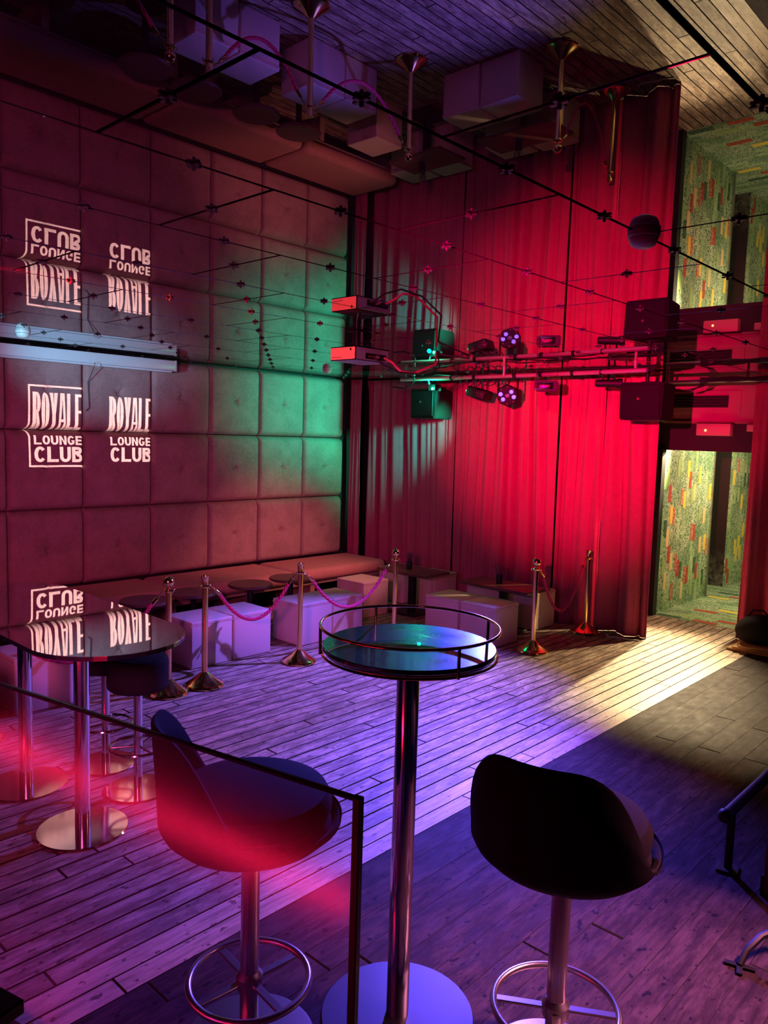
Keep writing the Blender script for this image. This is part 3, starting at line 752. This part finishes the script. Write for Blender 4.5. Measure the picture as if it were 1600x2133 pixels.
# ------------------------------------------------------------------ bucket bar stools in front
def bucket(label, loc, rz):
    t = thing('bar_stool', label, 'stool', loc, rz, 'bucket bar stools')
    n, kk = 64, 12
    def h(ph):
        c = math.cos(ph)                                  # ph = 0 is the middle of the back
        s = min(1, max(0, (c-0.15)/0.82)); s = s*s*(3-2*s)
        return .785 + .335*s
    bm = B(); rings = []
    for i in range(n):
        ph = 2*PI*i/n; d = Vector((math.cos(ph+PI/2+PI), math.sin(ph+PI/2+PI), 0))   # back towards -y
        H1 = h(ph); col = []
        outer = [(.05, .690), (.12, .693), (.19, .708), (.245, .732), (.277, .762), (.290, .788)]
        rr = .290 + .014*(H1-.80)/.22
        outer += [(.290+(rr-.290)*.5, .785+(H1-.785)*.55), (rr, H1-.012), (rr-.010, H1), (rr-.024, H1-.008)]
        lowz = min(.82, H1-.02)
        outer += [(rr-.032, H1-.02-(H1-.02-lowz)*.4), (.258, lowz), (.24, .81), (.1, .80)]
        for r, z in outer: col.append(bm.verts.new(d*r + Vector((0, 0, z))))
        rings.append(col)
    for i in range(n):
        a, b = rings[i], rings[(i+1) % n]
        for k in range(len(a)-1): bm.faces.new((a[k], b[k], b[k+1], a[k+1]))
    bm.faces.new([r[0] for r in rings]); bm.faces.new([r[-1] for r in rings][::-1])
    obj('shell', bm, M_CHAIR, t, True, sharp=70)
    bm = B(); add_lathe(bm, [(0, .79), (.235, .79), (.256, .81), (.258, .84), (.24, .872), (.19, .888), (0, .896)], 48); obj('seat_cushion', bm, M_CHAIR, t, True)
    bm = B(); add_lathe(bm, [(.030, .012), (.030, .695)], 28); obj('pole', bm, M_STEEL, t, True)
    bm = B(); add_lathe(bm, [(0, 0), (.215, 0), (.218, .004), (.21, .010), (.04, .016), (0, .016)], 48); obj('base', bm, M_STEEL, t, True, sharp=30)
    bm = B(); add_tube(bm, [(.195*math.cos(2*PI*i/56), .195*math.sin(2*PI*i/56), .22) for i in range(56)], .0115, 10, True); obj('foot_ring', bm, M_STEEL, t, True)
    for a in range(4):
        q = a*PI/2 + .35; c, s = math.cos(q), math.sin(q)
        bm = B(); add_box(bm, (.11*c, .11*s, .218), (.165, .026, .010), q, .002); obj('ring_spoke', bm, M_STEEL, t)
    bm = B(); add_lathe(bm, [(.031, .185), (.042, .195), (.044, .235), (.031, .25)], 24); obj('ring_hub', bm, M_STEEL, t, True)
    return t
bucket('dark bucket bar stool right of the high round table, back to the viewer', (-1.12, 2.07, 0), 0.22)
bucket('dark bucket bar stool behind the glass screen, lit red', (-1.90, 1.46, 0), -0.45)

# ------------------------------------------------------------------ glass screen, red-lit counter behind it
gp, gd = Vector((-1.15, 1.18, 0)), Vector((-.979, -.202, 0))
t = thing('glass_screen', 'clear glass screen with slim black frame in the left foreground', 'screen', (0, 0, 0))
ang = math.atan2(gd.y, gd.x); LEN = 2.3
c = gp + gd*LEN/2
bm = B(); add_box(bm, (c.x, c.y, .62), (LEN, .010, 1.14), ang); obj('pane', bm, M_PANE, t)
bm = B(); add_box(bm, (c.x, c.y, 1.194), (LEN, .012, .012), ang, .002); obj('top_rail', bm, M_BLACKGLOSS, t)
bm = B(); add_box(bm, (gp.x, gp.y, .60), (.020, .020, 1.20), ang, .002); obj('end_post', bm, M_BLACK, t)
bm = B(); add_box(bm, (c.x, c.y, .03), (LEN, .04, .06), ang, .003); obj('bottom_rail', bm, M_BLACK, t)
qa, qb = Vector((-3.6, -.06, 0)), Vector((-1.40, .535, 0))
t = thing('bar_counter', 'low red-lit counter front with black edge in the lower left corner', 'counter', (0, 0, 0))
u = (qb-qa).normalized(); nn = Vector((u.y, -u.x, 0)); L = (qb-qa).length; a = math.atan2(u.y, u.x); c = (qa+qb)/2
bm = B(); add_box(bm, tuple(c + nn*.03 + Vector((0, 0, .45))), (L, .03, .90), a); obj('front_panel', bm, M_BAR, t)
bm = B(); add_box(bm, tuple(c + nn*.10 + Vector((0, 0, .915))), (L+.02, .22, .03), a, .004); obj('counter_edge', bm, M_BLACKGLOSS, t)
bm = B(); add_box(bm, tuple(c + Vector((0, 0, .50))), (L, .02, .05), a, .004); obj('led_strip', bm, E_RED, t)

# ------------------------------------------------------------------ ceiling projector with its slide of lettering
PX0, PX1, PY0, PY1, PZ0, PZ1 = -4.10, -3.85, 3.80, 4.14, 2.53, 2.625
t = thing('projector', 'white projector hung from the mirrored ceiling, glowing red', 'projector', (0, 0, 0))
bm = B(); wv = .006
for lo, hi in (((PX0, PY0, PZ0), (PX1, PY0+wv, PZ1)), ((PX0, PY1-wv, PZ0), (PX1, PY1, PZ1)), ((PX0, PY0, PZ0), (PX1, PY1, PZ0+wv)), ((PX0, PY0, PZ1-wv), (PX1, PY1, PZ1)), ((PX1-wv, PY0, PZ0), (PX1, PY1, PZ1))):
    add_box(bm, [(p+q)/2 for p, q in zip(lo, hi)], [q-p for p, q in zip(lo, hi)])
obj('housing', bm, M_WHITEPL, t)
for k in range(5): boxo('vent_slot', (PX0+.02+.02*k, PY0-.001, PZ0+.02), (PX0+.03+.02*k, PY0+.0005, PZ0+.026), M_BLACK, t)
boxo('button_panel', (PX1-.055, PY0-.002, PZ1-.03), (PX1-.04, PY0, PZ1-.012), M_BLACK, t)
boxo('socket_panel', (PX1, PY0+.10, PZ0+.015), (PX1+.003, PY1-.03, PZ0+.055), M_BLACK, t)
for k in range(3): boxo('plug', (PX1, PY0+.12+.055*k, PZ0+.022), (PX1+.045, PY0+.145+.055*k, PZ0+.04), M_PINKBOX if k == 1 else M_BLACK, t, .003)
mx_, my_ = -3.975, 3.93
boxo('mount_column', (mx_-.022, my_-.022, PZ1), (mx_+.022, my_+.022, H-.004), M_CHROME, t, .003)
boxo('mount_plate', (mx_-.09, my_-.07, PZ1), (mx_+.09, my_+.07, PZ1+.010), M_CHROME, t, .002)
boxo('ceiling_flange', (mx_-.045, my_-.045, H-.010), (mx_+.045, my_+.045, H-.001), M_CHROME, t, .002)
for k in range(4):
    bm = B(); rod(bm, (mx_+(.08 if k % 2 else -.08), my_+(.06 if k > 1 else -.06), PZ1), (mx_, my_, PZ1+.06), .004, 6); obj('mount_arm', bm, M_CHROME, t)
bm = B(); add_tube(bm, [(PX1+.045, PY0+.13, PZ0+.03), (PX1+.10, PY0+.16, PZ0-.02), (PX1+.14, PY0+.30, PZ0-.07), (PX1+.12, PY0+.55, PZ0-.06), (PX1+.02, PY0+.9, PZ0+.02), (-4.1, 5.0, 2.70), (-4.3, 5.7, 2.735)], .007, 8); obj('cable', bm, M_RUBBER, t, True)
bm = B(); add_tube(bm, [(PX1+.045, PY0+.24, PZ0+.03), (PX1+.09, PY0+.28, PZ0), (PX1+.10, PY0+.36, PZ0-.055), (PX1+.10, PY0+.50, PZ0-.06), (PX1+.02, PY0+.85, PZ0+.04), (-4.2, 5.1, 2.72)], .009, 8); obj('cable', bm, M_PINKBOX, t, True)
LP = Vector((-4.02, 3.97, 2.578)); PXP = PX0 + .004
d = bpy.data.lights.new('projector_bulb', 'POINT'); d.energy = 1500; d.color = (1.0, .86, .80); d.shadow_soft_size = 0.0
lo_ = bpy.data.objects.new('projector_bulb', d); C.objects.link(lo_); lo_.location = LP; lo_.parent = t
# letters: loops of (x, y) in a w x h cell, stroke s
def arc(cx, cy_, rx, ry, a0, a1, n=12, p=2.15):
    out = []
    for i in range(n+1):
        a = math.radians(a0 + (a1-a0)*i/n); c, s = math.cos(a), math.sin(a)
        out.append((cx + rx*math.copysign(abs(c)**(2/p), c), cy_ + ry*math.copysign(abs(s)**(2/p), s)))
    return out
def glyph(ch, w, h, s):
    v = s*.8
    if ch == 'L': return [[(0, 0), (w, 0), (w, v), (s, v), (s, h), (0, h)]]
    if ch == 'E': return [[(0, 0), (w, 0), (w, v), (s, v), (s, h*.5-v*.5), (w*.9, h*.5-v*.5), (w*.9, h*.5+v*.5), (s, h*.5+v*.5), (s, h-v), (w, h-v), (w, h), (0, h)]]
    if ch == 'O': return [arc(w/2, h/2, w/2, h/2, 0, 360, 36)[:-1], arc(w/2, h/2, w/2-s, h/2-v, 0, 360, 36)[:-1]]
    if ch == 'U': return [[(0, h)] + arc(w/2, h*.38, w/2, h*.38, 180, 360, 16) + [(w, h), (w-s, h)] + arc(w/2, h*.38, w/2-s, h*.38-v, 360, 180, 16) + [(s, h)]]
    if ch == 'N': return [[(0, 0), (s, 0), (s, h*.66), (w-s, 0), (w, 0), (w, h), (w-s, h), (w-s, h*.34), (s, h), (0, h)]]
    if ch == 'A': return [[(0, 0), (s, 0), (w*.28, h*.2), (w*.72, h*.2), (w-s, 0), (w, 0), (w/2+s*.62, h), (w/2-s*.62, h)], [(w*.35, h*.2+v), (w*.65, h*.2+v), (w*.5, h*.86)]]
    if ch == 'Y': return [[(w/2-s/2, 0), (w/2+s/2, 0), (w/2+s/2, h*.4), (w, h), (w-s, h), (w/2, h*.56), (s, h), (0, h), (w/2-s/2, h*.4)]]
    if ch == 'R': return [[(0, 0), (s, 0), (s, h*.42), (w*.42, h*.42), (w-s, 0), (w, 0), (w*.72, h*.45)] + arc(w*.5, h*.71, w*.5, h*.29, -55, 90, 10) + [(0, h)], [(s, h*.42+v)] + arc(w*.45, h*.71, w*.55-s, h*.29-v, -90, 90, 10) + [(s, h-v)]]
    if ch == 'B': return [[(0, 0)] + arc(w*.55, h*.27, w*.45, h*.27, -90, 70, 10) + arc(w*.52, h*.76, w*.43, h*.24, -60, 90, 10) + [(0, h)],
                          [(s, v)] + arc(w*.52, h*.275, w*.48-s, h*.275-v, -90, 90, 10) + [(s, h*.55-v*.0)], [(s, h*.55+v*.85)] + arc(w*.5, h*.775, w*.44-s, h*.225-v, -90, 90, 10) + [(s, h-v)]]
    if ch in 'CG':
        o = arc(w/2, h/2, w/2, h/2, 38, 322, 26); i = arc(w/2, h/2, w/2-s, h/2-v, 322, 38, 26)
        if ch == 'C': return [o + i]
        return [o[:-2] + [(w*.96, h*.16), (w*.96, h*.52), (w*.55, h*.52), (w*.55, h*.52-v*.8), (w-s, h*.52-v*.8)] + arc(w/2, h/2, w/2-s, h/2-v, 322, 38, 26)]
    return []
def word(txt, y0, y1, z0, z1, stroke, sp):
    n = len(txt); cw = (y1-y0-sp*(n-1))/n; out = []
    for k, ch in enumerate(txt):
        for lp in glyph(ch, cw, z1-z0, stroke): out.append([(y0 + k*(cw+sp) + x, z0 + y) for x, y in lp])
    return out
def rect(y0, y1, z0, z1): return [(y0, z0), (y1, z0), (y1, z1), (y0, z1)]
LOOPS = []
for y0, y1 in ((3.035, 3.505), (3.79, 4.25)):
    LOOPS += word('ROYALE', y0-.01, y1, 1.985, 2.325, .033, .007)
    LOOPS += word('LOUNGE', y0, y1, 1.838, 1.925, .021, .010)
    LOOPS += word('CLUB', y0, y1, 1.672, 1.818, .034, .012)
f0, f1, zz0, zz1, th = 2.985, 3.535, 1.625, 2.392, .017
LOOPS.append([(f0, zz0), (f1, zz0), (f1, zz0+th), (f0+th, zz0+th), (f0+th, zz1-th), (f1, zz1-th), (f1, zz1), (f0, zz1)])
kx = (PXP-LP.x)/(WX-LP.x)
cu = bpy.data.curves.new('slide', 'CURVE'); cu.dimensions = '2D'; cu.fill_mode = 'BOTH'
SC = 100.0
def spl(pts):
    s = cu.splines.new('POLY'); s.points.add(len(pts)-1); s.use_cyclic_u = True
    for i, (a_, b_) in enumerate(pts): s.points[i].co = (a_*SC, b_*SC, 0, 1)
spl([(PY0+.0005-LP.y, PZ0+.0005-LP.z), (PY1-.0005-LP.y, PZ0+.0005-LP.z), (PY1-.0005-LP.y, PZ1-.0005-LP.z), (PY0+.0005-LP.y, PZ1-.0005-LP.z)])
for lp in LOOPS: spl([((y-LP.y)*kx, (z-LP.z)*kx) for y, z in lp])
co_ = bpy.data.objects.new('slide_curve', cu); C.objects.link(co_)
me = bpy.data.meshes.new_from_object(co_.evaluated_get(bpy.context.evaluated_depsgraph_get()))
bpy.data.objects.remove(co_); 
for v in me.vertices: v.co = Vector((PXP, LP.y + v.co.x/SC, LP.z + v.co.y/SC))
me.materials.clear(); me.materials.append(M_BLACK)
so = bpy.data.objects.new('lens_slide', me); C.objects.link(so); so.parent = t; so['label'] = 'black slide cut with club lettering'

# ------------------------------------------------------------------ projection screen case on the padded wall
t = thing('projection_screen', 'silver roll-up projection screen case under the mirrored ceiling at left', 'screen', (0, 0, 0))
sx = -7.17
bm = B(); add_box(bm, (sx, 3.52, 2.672), (.085, 1.80, .105), 0, .010, 2); obj('case', bm, M_SILVER, t, True)
boxo('lower_lip', (sx-.04, 2.64, 2.600), (sx+.038, 4.38, 2.618), M_SILVER, t, .003)
for y in (2.61, 4.425):
    boxo('end_cap', (sx-.044, y-.012, 2.616), (sx+.044, y+.012, 2.728), M_WHITEPL, t, .004)
bm = B(); add_tube(bm, [(sx+.05, 3.56+.035*math.cos(2*PI*i/20), 2.612+.022*math.sin(2*PI*i/20)) for i in range(20)], .004, 6, True); obj('pull_ring', bm, M_WHITEPL, t, True)
bm = B(); add_tube(bm, [(sx+.05, 3.54, 2.6), (WX+.02, 3.55, 2.45), (WX+.02, 3.56, 2.2), (WX+.02, 3.53, 2.17)], .0035, 6); obj('pull_cord', bm, M_RUBBER, t)

# ------------------------------------------------------------------ lighting truss
TZ, TY = 2.655, 6.56
t = thing('lighting_truss', 'red-lit lighting tube hung under the mirrored ceiling before the curtain', 'truss', (0, 0, 0))
bm = B(); add_tube(bm, [(-5.90, TY, TZ), (-4.6, TY+.06, TZ), (-3.9, TY+.05, TZ), (-3.0, TY, TZ)], .021, 14); obj('tube', bm, M_TRUSS, t, True)
for x in (-5.84, -4.52, -3.12):
    bm = B(); rod(bm, (x, TY+.02, TZ), (x, TY+.02, H-.003), .013, 10); obj('drop_rod', bm, M_TRUSS, t, True)
for x in (-5.7, -5.45, -5.2, -4.9, -4.4, -4.1, -3.75, -3.45, -3.2):
    bm = B(); add_lathe(bm, [(.026, -.012), (.026, .012)], 14, (x, TY+.03, TZ), Matrix.Rotation(PI/2, 4, 'Y')); obj('clamp', bm, M_BLACK, t)
rc = random.Random(3)
for k in range(5):
    xs = [-5.85 + .36*i for i in range(9)]
    bm = B(); add_tube(bm, [(x, TY+.10+rc.uniform(-.05, .05), TZ+rc.uniform(-.015, .055)) for x in xs], .006, 6); obj('cable', bm, M_RUBBER, t, True)
for k in range(6):
    x = -5.1 + .09*k
    bm = B(); add_tube(bm, [(x, TY+.06, TZ-.03+.01*math.sin(k)), (x+.03, TY+.03, TZ-.065), (x+.07, TY+.05, TZ-.05), (x+.09, TY+.08, TZ-.01)], .006, 6); obj('cable', bm, M_RUBBER, t, True)
t = thing('ceiling_pipe', 'black ceiling pipe wrapped in cables above the corridor opening', 'pipe', (0, 0, 0))
bm = B(); rod(bm, (-3.42, 7.92, 2.655), (-1.9, 7.92, 2.655), .018, 12); obj('pipe', bm, M_STEEL, t, True)
for x in (-3.38, -2.6, -2.0):
    bm = B(); rod(bm, (x, 7.92, 2.655), (x, 7.92, H-.003), .012, 8); obj('drop_rod', bm, M_BLACK, t, True)
for k in range(4):
    bm = B(); add_tube(bm, [(-3.05+.3*i, 7.88+.03*math.sin(2*i+k), 2.665+.022*math.sin(1.7*i+1.3*k)) for i in range(6)], .011, 8); obj('cable', bm, M_RUBBER, t, True)
for k in range(3):
    bm = B(); add_tube(bm, [(-3.02+.03*k, 7.9, 2.66), (-3.04+.02*k, 7.85, 2.60), (-3.08-.03*k, 7.80, 2.56)], .007, 6); obj('cable', bm, M_RUBBER, t, True)

def speaker(l, x0, x1, y0, y1, z0, z1, taper, mount):
    t = thing('speaker', l, 'speaker', ((x0+x1)/2, (y0+y1)/2, 0), 0, 'hanging black speakers')
    w2, d2_ = (x1-x0)/2, (y1-y0)/2
    bm = B(); add_prism(bm, [(-w2, -d2_), (w2, -d2_), (w2-taper, d2_), (-w2+taper, d2_)], z0, z1)
    for v in bm.verts:
        if v.co.z < (z0+z1)/2: v.co.x *= .96
    bmesh.ops.bevel(bm, geom=list(bm.edges), offset=.012, segments=2, affect='EDGES'); obj('cabinet', bm, M_SPEAKER, t, True)
    bm = B(); add_box(bm, (0, -d2_-.004, (z0+z1)/2), (2*w2-.05, .012, z1-z0-.05), 0, .004); obj('grille', bm, M_SPEAKER, t)
    bm = B(); add_lathe(bm, [(.012, 0), (.012, .004), (0, .005)], 12, (-.02, -d2_-.011, (z0+z1)/2+.02), Matrix.Rotation(PI/2, 4, 'X')); obj('badge', bm, M_STEEL, t)
    bm = B(); rod(bm, (mount[0], mount[1], z1-.01), (mount[0], mount[1], H-.004), .018, 10); obj('hanger', bm, M_BLACK, t, True)
    bm = B(); add_box(bm, (0, 0, z1+.008), (.14, .10, .016), 0, .003); obj('mount_plate', bm, M_BLACK, t)
    return t
speaker('small black speaker hung behind the green laser, left end of the lighting tube', -6.08, -5.70, 6.93, 7.32, 2.235, 2.575, .05, (0, 0))
speaker('large black speaker hung at the corridor end of the lighting tube', -3.27, -2.86, 6.60, 7.00, 2.22, 2.555, .06, (-.02, -.04))

# lamps on the tube
t = thing('laser_lamp', 'small lamp shining green in front of the left speaker', 'lamp', (-5.52, 6.70, 0))
bm = B(); add_box(bm, (0, 0, 2.565), (.10, .11, .07), 0, .008, 2); obj('housing', bm, M_BLACK, t, True)
bm = B(); add_lathe(bm, [(0, 0), (.014, 0), (.016, .006), (.01, .014), (0, .017)], 14, (.02, -.056, 2.55), Matrix.Rotation(PI/2, 4, 'X')); obj('lens', bm, E_GREEN, t, True)
bm = B(); rod(bm, (0, -.09, 2.60), (0, -.12, 2.66), .01, 8); obj('bracket', bm, M_STEEL, t)

t = thing('wash_lamp', 'black floodlight with green diodes aimed at the padded wall', 'lamp', (-5.02, 6.86, 2.50), .25, )
bm = B(); add_box(bm, (0, 0, 0), (.22, .26, .11), 0, .02, 2, 0, .28); obj('housing', bm, M_BLACK, t, True)
for k in range(5):
    bm = B(); add_lathe(bm, [(0, .0), (.009, 0), (.006, .006), (0, .008)], 10, (-.113, -.10+.05*k, .028), Matrix.Rotation(-PI/2, 4, 'Y')); obj('diode', bm, E_GREENLO, t)
for s in (-.10, .10):
    bm = B(); rod(bm, (0, s, .03), (0, s-.02, .2465), .008, 8); obj('bracket', bm, M_BLACK, t)
for k in range(4):
    bm = B(); add_box(bm, (.02+.02*k, -.131, -.01-.006*k), (.008, .004, .06)); obj('cooling_fin', bm, M_STEEL, t)

t = thing('led_lamp', 'octagonal lamp with four glowing violet diodes on the lighting tube', 'lamp', (-4.52, 6.66, 2.465))
aim = (Vector((-2.2, 2.2, 1.2)) - Vector((-4.52, 6.66, 2.465))).to_track_quat('Z', 'Y').to_matrix().to_4x4()
bm = B(); add_lathe(bm, [(0, -.09), (.06, -.09), (.10, -.05), (.112, 0), (.112, .02), (.102, .026), (0, .026)], 8, (0, 0, 0), aim); obj('housing', bm, M_BLACK, t)
for ax, ay in ((-.058, .012), (-.036, -.034), (.058, -.012), (.036, .034)):
    bm = B(); add_lathe(bm, [(0, .026), (.021, .026), (.019, .032), (0, .036)], 16, (0, 0, 0), aim @ Matrix.Translation((ax*1.15, ay*1.15, 0))); obj('diode', bm, E_BLUE, t)
for k in range(8):
    q = 2*PI*k/8; bm = B(); add_lathe(bm, [(0, .026), (.006, .026), (.004, .031), (0, .032)], 8, (0, 0, 0), aim @ Matrix.Translation((.088*math.cos(q), .088*math.sin(q), 0))); obj('screw', bm, M_PINKBOX, t)
bm = B(); add_lathe(bm, [(0, .026), (.022, .026), (.018, .030), (0, .030)], 16, (0, 0, 0), aim); obj('centre_cap', bm, M_STEEL, t)
for s in (-.118, .118):
    bm = B(); add_box(bm, (s, .0, .07), (.006, .026, .19), 0, .001); obj('bracket', bm, M_BLACK, t)
bm = B(); add_box(bm, (0, 0, .165), (.24, .026, .006), 0, .001); obj('bracket', bm, M_BLACK, t)

def flood(l, x, y, z, rz):
    t = thing('floodlight', l, 'lamp', (x, y, z), rz, 'floodlights on the lighting tube')
    bm = B(); add_prism(bm, [(-.115, -.06), (.115, -.06), (.095, .10), (-.095, .10)], -.05, .05)
    bmesh.ops.bevel(bm, geom=list(bm.edges), offset=.012, segments=2, affect='EDGES'); obj('housing', bm, M_BLACK, t, True)
    bm = B(); add_box(bm, (-.01, -.063, 0), (.15, .010, .066), 0, .010, 2); obj('glass_front', bm, M_CHROME, t, True)
    bm = B(); rod(bm, (-.06, -.072, .0), (.03, -.072, .0), .006, 8); obj('bulb', bm, M_PINKBOX, t)
    for s in (-.10, .10):
        bm = B(); add_box(bm, (s, .02, .075), (.006, .022, .15), 0, .001); obj('bracket', bm, M_BLACK, t)
    bm = B(); add_box(bm, (0, .02, .15), (.206, .022, .006), 0, .001); obj('bracket', bm, M_BLACK, t)
    return t
flood('black floodlight with red-glinting front on the lighting tube', -3.99, 6.53, 2.535, .55)
t = thing('spot_lamp', 'small black lamp on two hangers beside the large speaker', 'lamp', (-3.40, 6.64, 2.555), .6)
bm = B(); add_lathe(bm, [(0, -.12), (.030, -.12), (.036, -.10), (.036, .06), (.046, .085), (.046, .12), (0, .12)], 18, (0, 0, 0), Matrix.Rotation(PI/2, 4, 'Y')); obj('housing', bm, M_BLACK, t, True)
for s in (-.05, .05):
    bm = B(); rod(bm, (s, 0, .02), (s, -.04, .11), .009, 8); obj('hanger', bm, M_BLACK, t)
t = thing('inline_connector', 'pink cable connectors dangling beside the left speaker', 'connector', (-5.62, 6.45, 0))
bm = B(); add_box(bm, (0, 0, 2.70), (.035, .03, .045), .4, .004); obj('connector_box', bm, M_PINKBOX, t)
bm = B(); add_tube(bm, [(0, 0, 2.68), (.01, 0, 2.66), (.0, .02, 2.63), (-.06, .03, 2.58), (-.14, .0, 2.545), (-.25, -.06, 2.56)], .008, 8); obj('cable', bm, M_RUBBER, t, True)

# smoke detectors on the ceiling
def detector(x, y, l):
    t = thing('smoke_detector', l, 'detector', (x, y, H), 0, 'smoke detectors')
    bm = B(); add_lathe(bm, [(0, 0), (.056, 0), (.056, -.016), (.050, -.022), (.050, -.030), (.042, -.046), (.022, -.056), (0, -.058)], 28); obj('body', bm, M_WHITEPL, t, True)
    bm = B(); add_lathe(bm, [(.0525, -.017), (.0525, -.021)], 28); obj('vent_ring', bm, M_BLACK, t)
    return t
detector(-1.26, 2.66, 'white smoke detector nearest on the mirrored ceiling, at the right')
detector(-6.30, 2.54, 'round smoke detector glowing pale green over the screen case')
detector(-6.46, 5.94, 'round smoke detector glowing teal over the padded wall corner')

# ------------------------------------------------------------------ header fittings, right edge things
t = thing('air_vent', 'long black vent slot in the rosy header over the corridor', 'vent', (-3.3, 8.765, 2.5))
bm = B()
for lo, hi in (((-.42, -.006, .075), (.26, .002, .105)), ((-.42, -.006, -.105), (.26, .002, -.075))):
    add_box(bm, [(p+q)/2 for p, q in zip(lo, hi)], [q-p for p, q in zip(lo, hi)])
boxo('opening', (-3.74, 8.745, 2.435), (-3.06, 8.766, 2.565), M_DARKWALL, None).parent = None
bpy.data.objects['opening'].parent = t; bpy.data.objects['opening'].matrix_parent_inverse = Matrix.Translation((3.3, -8.765, -2.5))
bm.free()
for k in range(4):
    bm = B(); add_box(bm, (-.1, -.024, -.05+.033*k), (.66, .006, .008), 0, 0, 1, .5); obj('louvre', bm, M_BLACK, t)
t = thing('emergency_light', 'beige box light under the header trim with a small orange glow', 'lamp', (-3.17, 8.72, 2.19))
bm = B(); add_box(bm, (0, 0, 0), (.37, .11, .135), 0, .012, 2); obj('diffuser', bm, M_LAMPBOX, t, True)
bm = B(); add_lathe(bm, [(0, 0), (.012, 0), (.008, .006), (0, .008)], 12, (-.08, -.056, -.01), Matrix.Rotation(PI/2, 4, 'X')); obj('indicator', bm, E_WARM, t)
bm = B(); add_box(bm, (0, .02, .07), (.39, .07, .012), 0, .002); obj('backplate', bm, M_BLACK, t)
t = thing('junction_box', 'small pale box beside the right curtain under the header', 'box', (-2.78, 8.74, 2.215))
bm = B(); add_box(bm, (0, 0, 0), (.11, .06, .075), 0, .006, 2); obj('body', bm, M_LAMPBOX, t, True)
bm = B(); add_box(bm, (0, -.03, 0), (.085, .006, .055), 0, .002); obj('cover', bm, M_LAMPBOX, t)
bm = B(); add_tube(bm, [(-3.66, 7.43, .006), (-3.63, 7.37, .007), (-3.58, 7.36, .006), (-3.50, 7.40, .007), (-3.40, 7.40, .008), (-3.31, 7.44, .009)], .008, 8)
tag(obj('extension_lead', bm, M_CORD, None, True), 'pale cord lying on the floor under the curtain edge', 'cord')
t = thing('bag', 'black round bag at the right edge beside the curtain', 'bag', (-2.36, 8.02, 0))
bm = B(); bmesh.ops.create_uvsphere(bm, u_segments=24, v_segments=14, radius=.5)
for v in bm.verts:
    v.co.x *= .42; v.co.y *= .34; v.co.z *= .30
    v.co.x += .01*math.sin(20*v.co.z); v.co.z += .012*math.sin(14*v.co.x) + .215
    if v.co.z < .09: v.co.z = .09 + (v.co.z-.09)*.2
obj('body', bm, M_BLACKVEL, t, True, sharp=180)
bm = B(); add_tube(bm, [(-.1, 0, .33), (-.06, 0, .40), (.04, 0, .41), (.1, 0, .34)], .010, 8); obj('handle', bm, M_BLACKVEL, t, True)
t2 = thing('folded_cloth', 'folded tan cloth under the black bag at the right edge', 'cloth', (-2.36, 8.00, 0))
for k in range(3):
    bm = B(); nx = 16; g = []
    add_box(bm, (.02*k-.02, -.01*k, .014+.026*k), (.42-.05*k, .34, .022), .1*k, .010, 3); obj('fold', bm, M_TAN, t2, True)

# bar front at the right edge with its foot rail
t = thing('drinks_bar', 'dark red bar front at the right edge of the picture', 'bar', (0, 0, 0))
boxo('front_panel', (-.955, 3.60, .0), (-.2, 7.6, 1.0), M_BARDARK, t, .004)
boxo('worktop', (-.93, 3.55, 1.0), (-.15, 7.65, 1.04), M_BLACKGLOSS, t, .006)
boxo('plinth', (-.965, 3.595, 0), (-.955, 7.6, .09), M_BLACK, t)
t = thing('foot_rail', 'black foot rail on a square-footed bracket at the right edge', 'rail', (0, 0, 0))
bm = B(); add_tube(bm, [(-1.14, 3.62, .30), (-1.14, 3.66, .30), (-1.14, 5.2, .30), (-1.14, 7.5, .30)], .026, 14); obj('rail', bm, M_BLACK, t, True)
bm = B(); add_lathe(bm, [(.034*math.sin(PI*i/10), -.034*math.cos(PI*i/10)) for i in range(11)], 16, (-1.14, 3.61, .30), cap=False); obj('end_knob', bm, M_BLACK, t, True)
for y in (3.70, 5.6, 7.3):
    bm = B(); rod(bm, (-1.14, y, .01), (-1.14, y, .30), .019, 12); obj('bracket', bm, M_BLACK, t, True)
    bm = B(); add_box(bm, (-1.14, y, .006), (.095, .095, .012), .2, .002); obj('foot_plate', bm, M_BLACK, t)
t = thing('floor_bracket', 'small black bracket fixed to the floor at the lower right edge', 'bracket', (-.86, 3.02, 0), .3)
bm = B(); add_box(bm, (0, 0, .006), (.11, .022, .012), 0, .002); add_box(bm, (0, 0, .006), (.022, .11, .012), 0, .002); obj('foot', bm, M_BLACK, t)
bm = B(); add_tube(bm, [(0, 0, .01), (.02, .04, .05), (.07, .10, .09), (.14, .18, .10)], .014, 8); obj('arm', bm, M_BLACK, t, True)
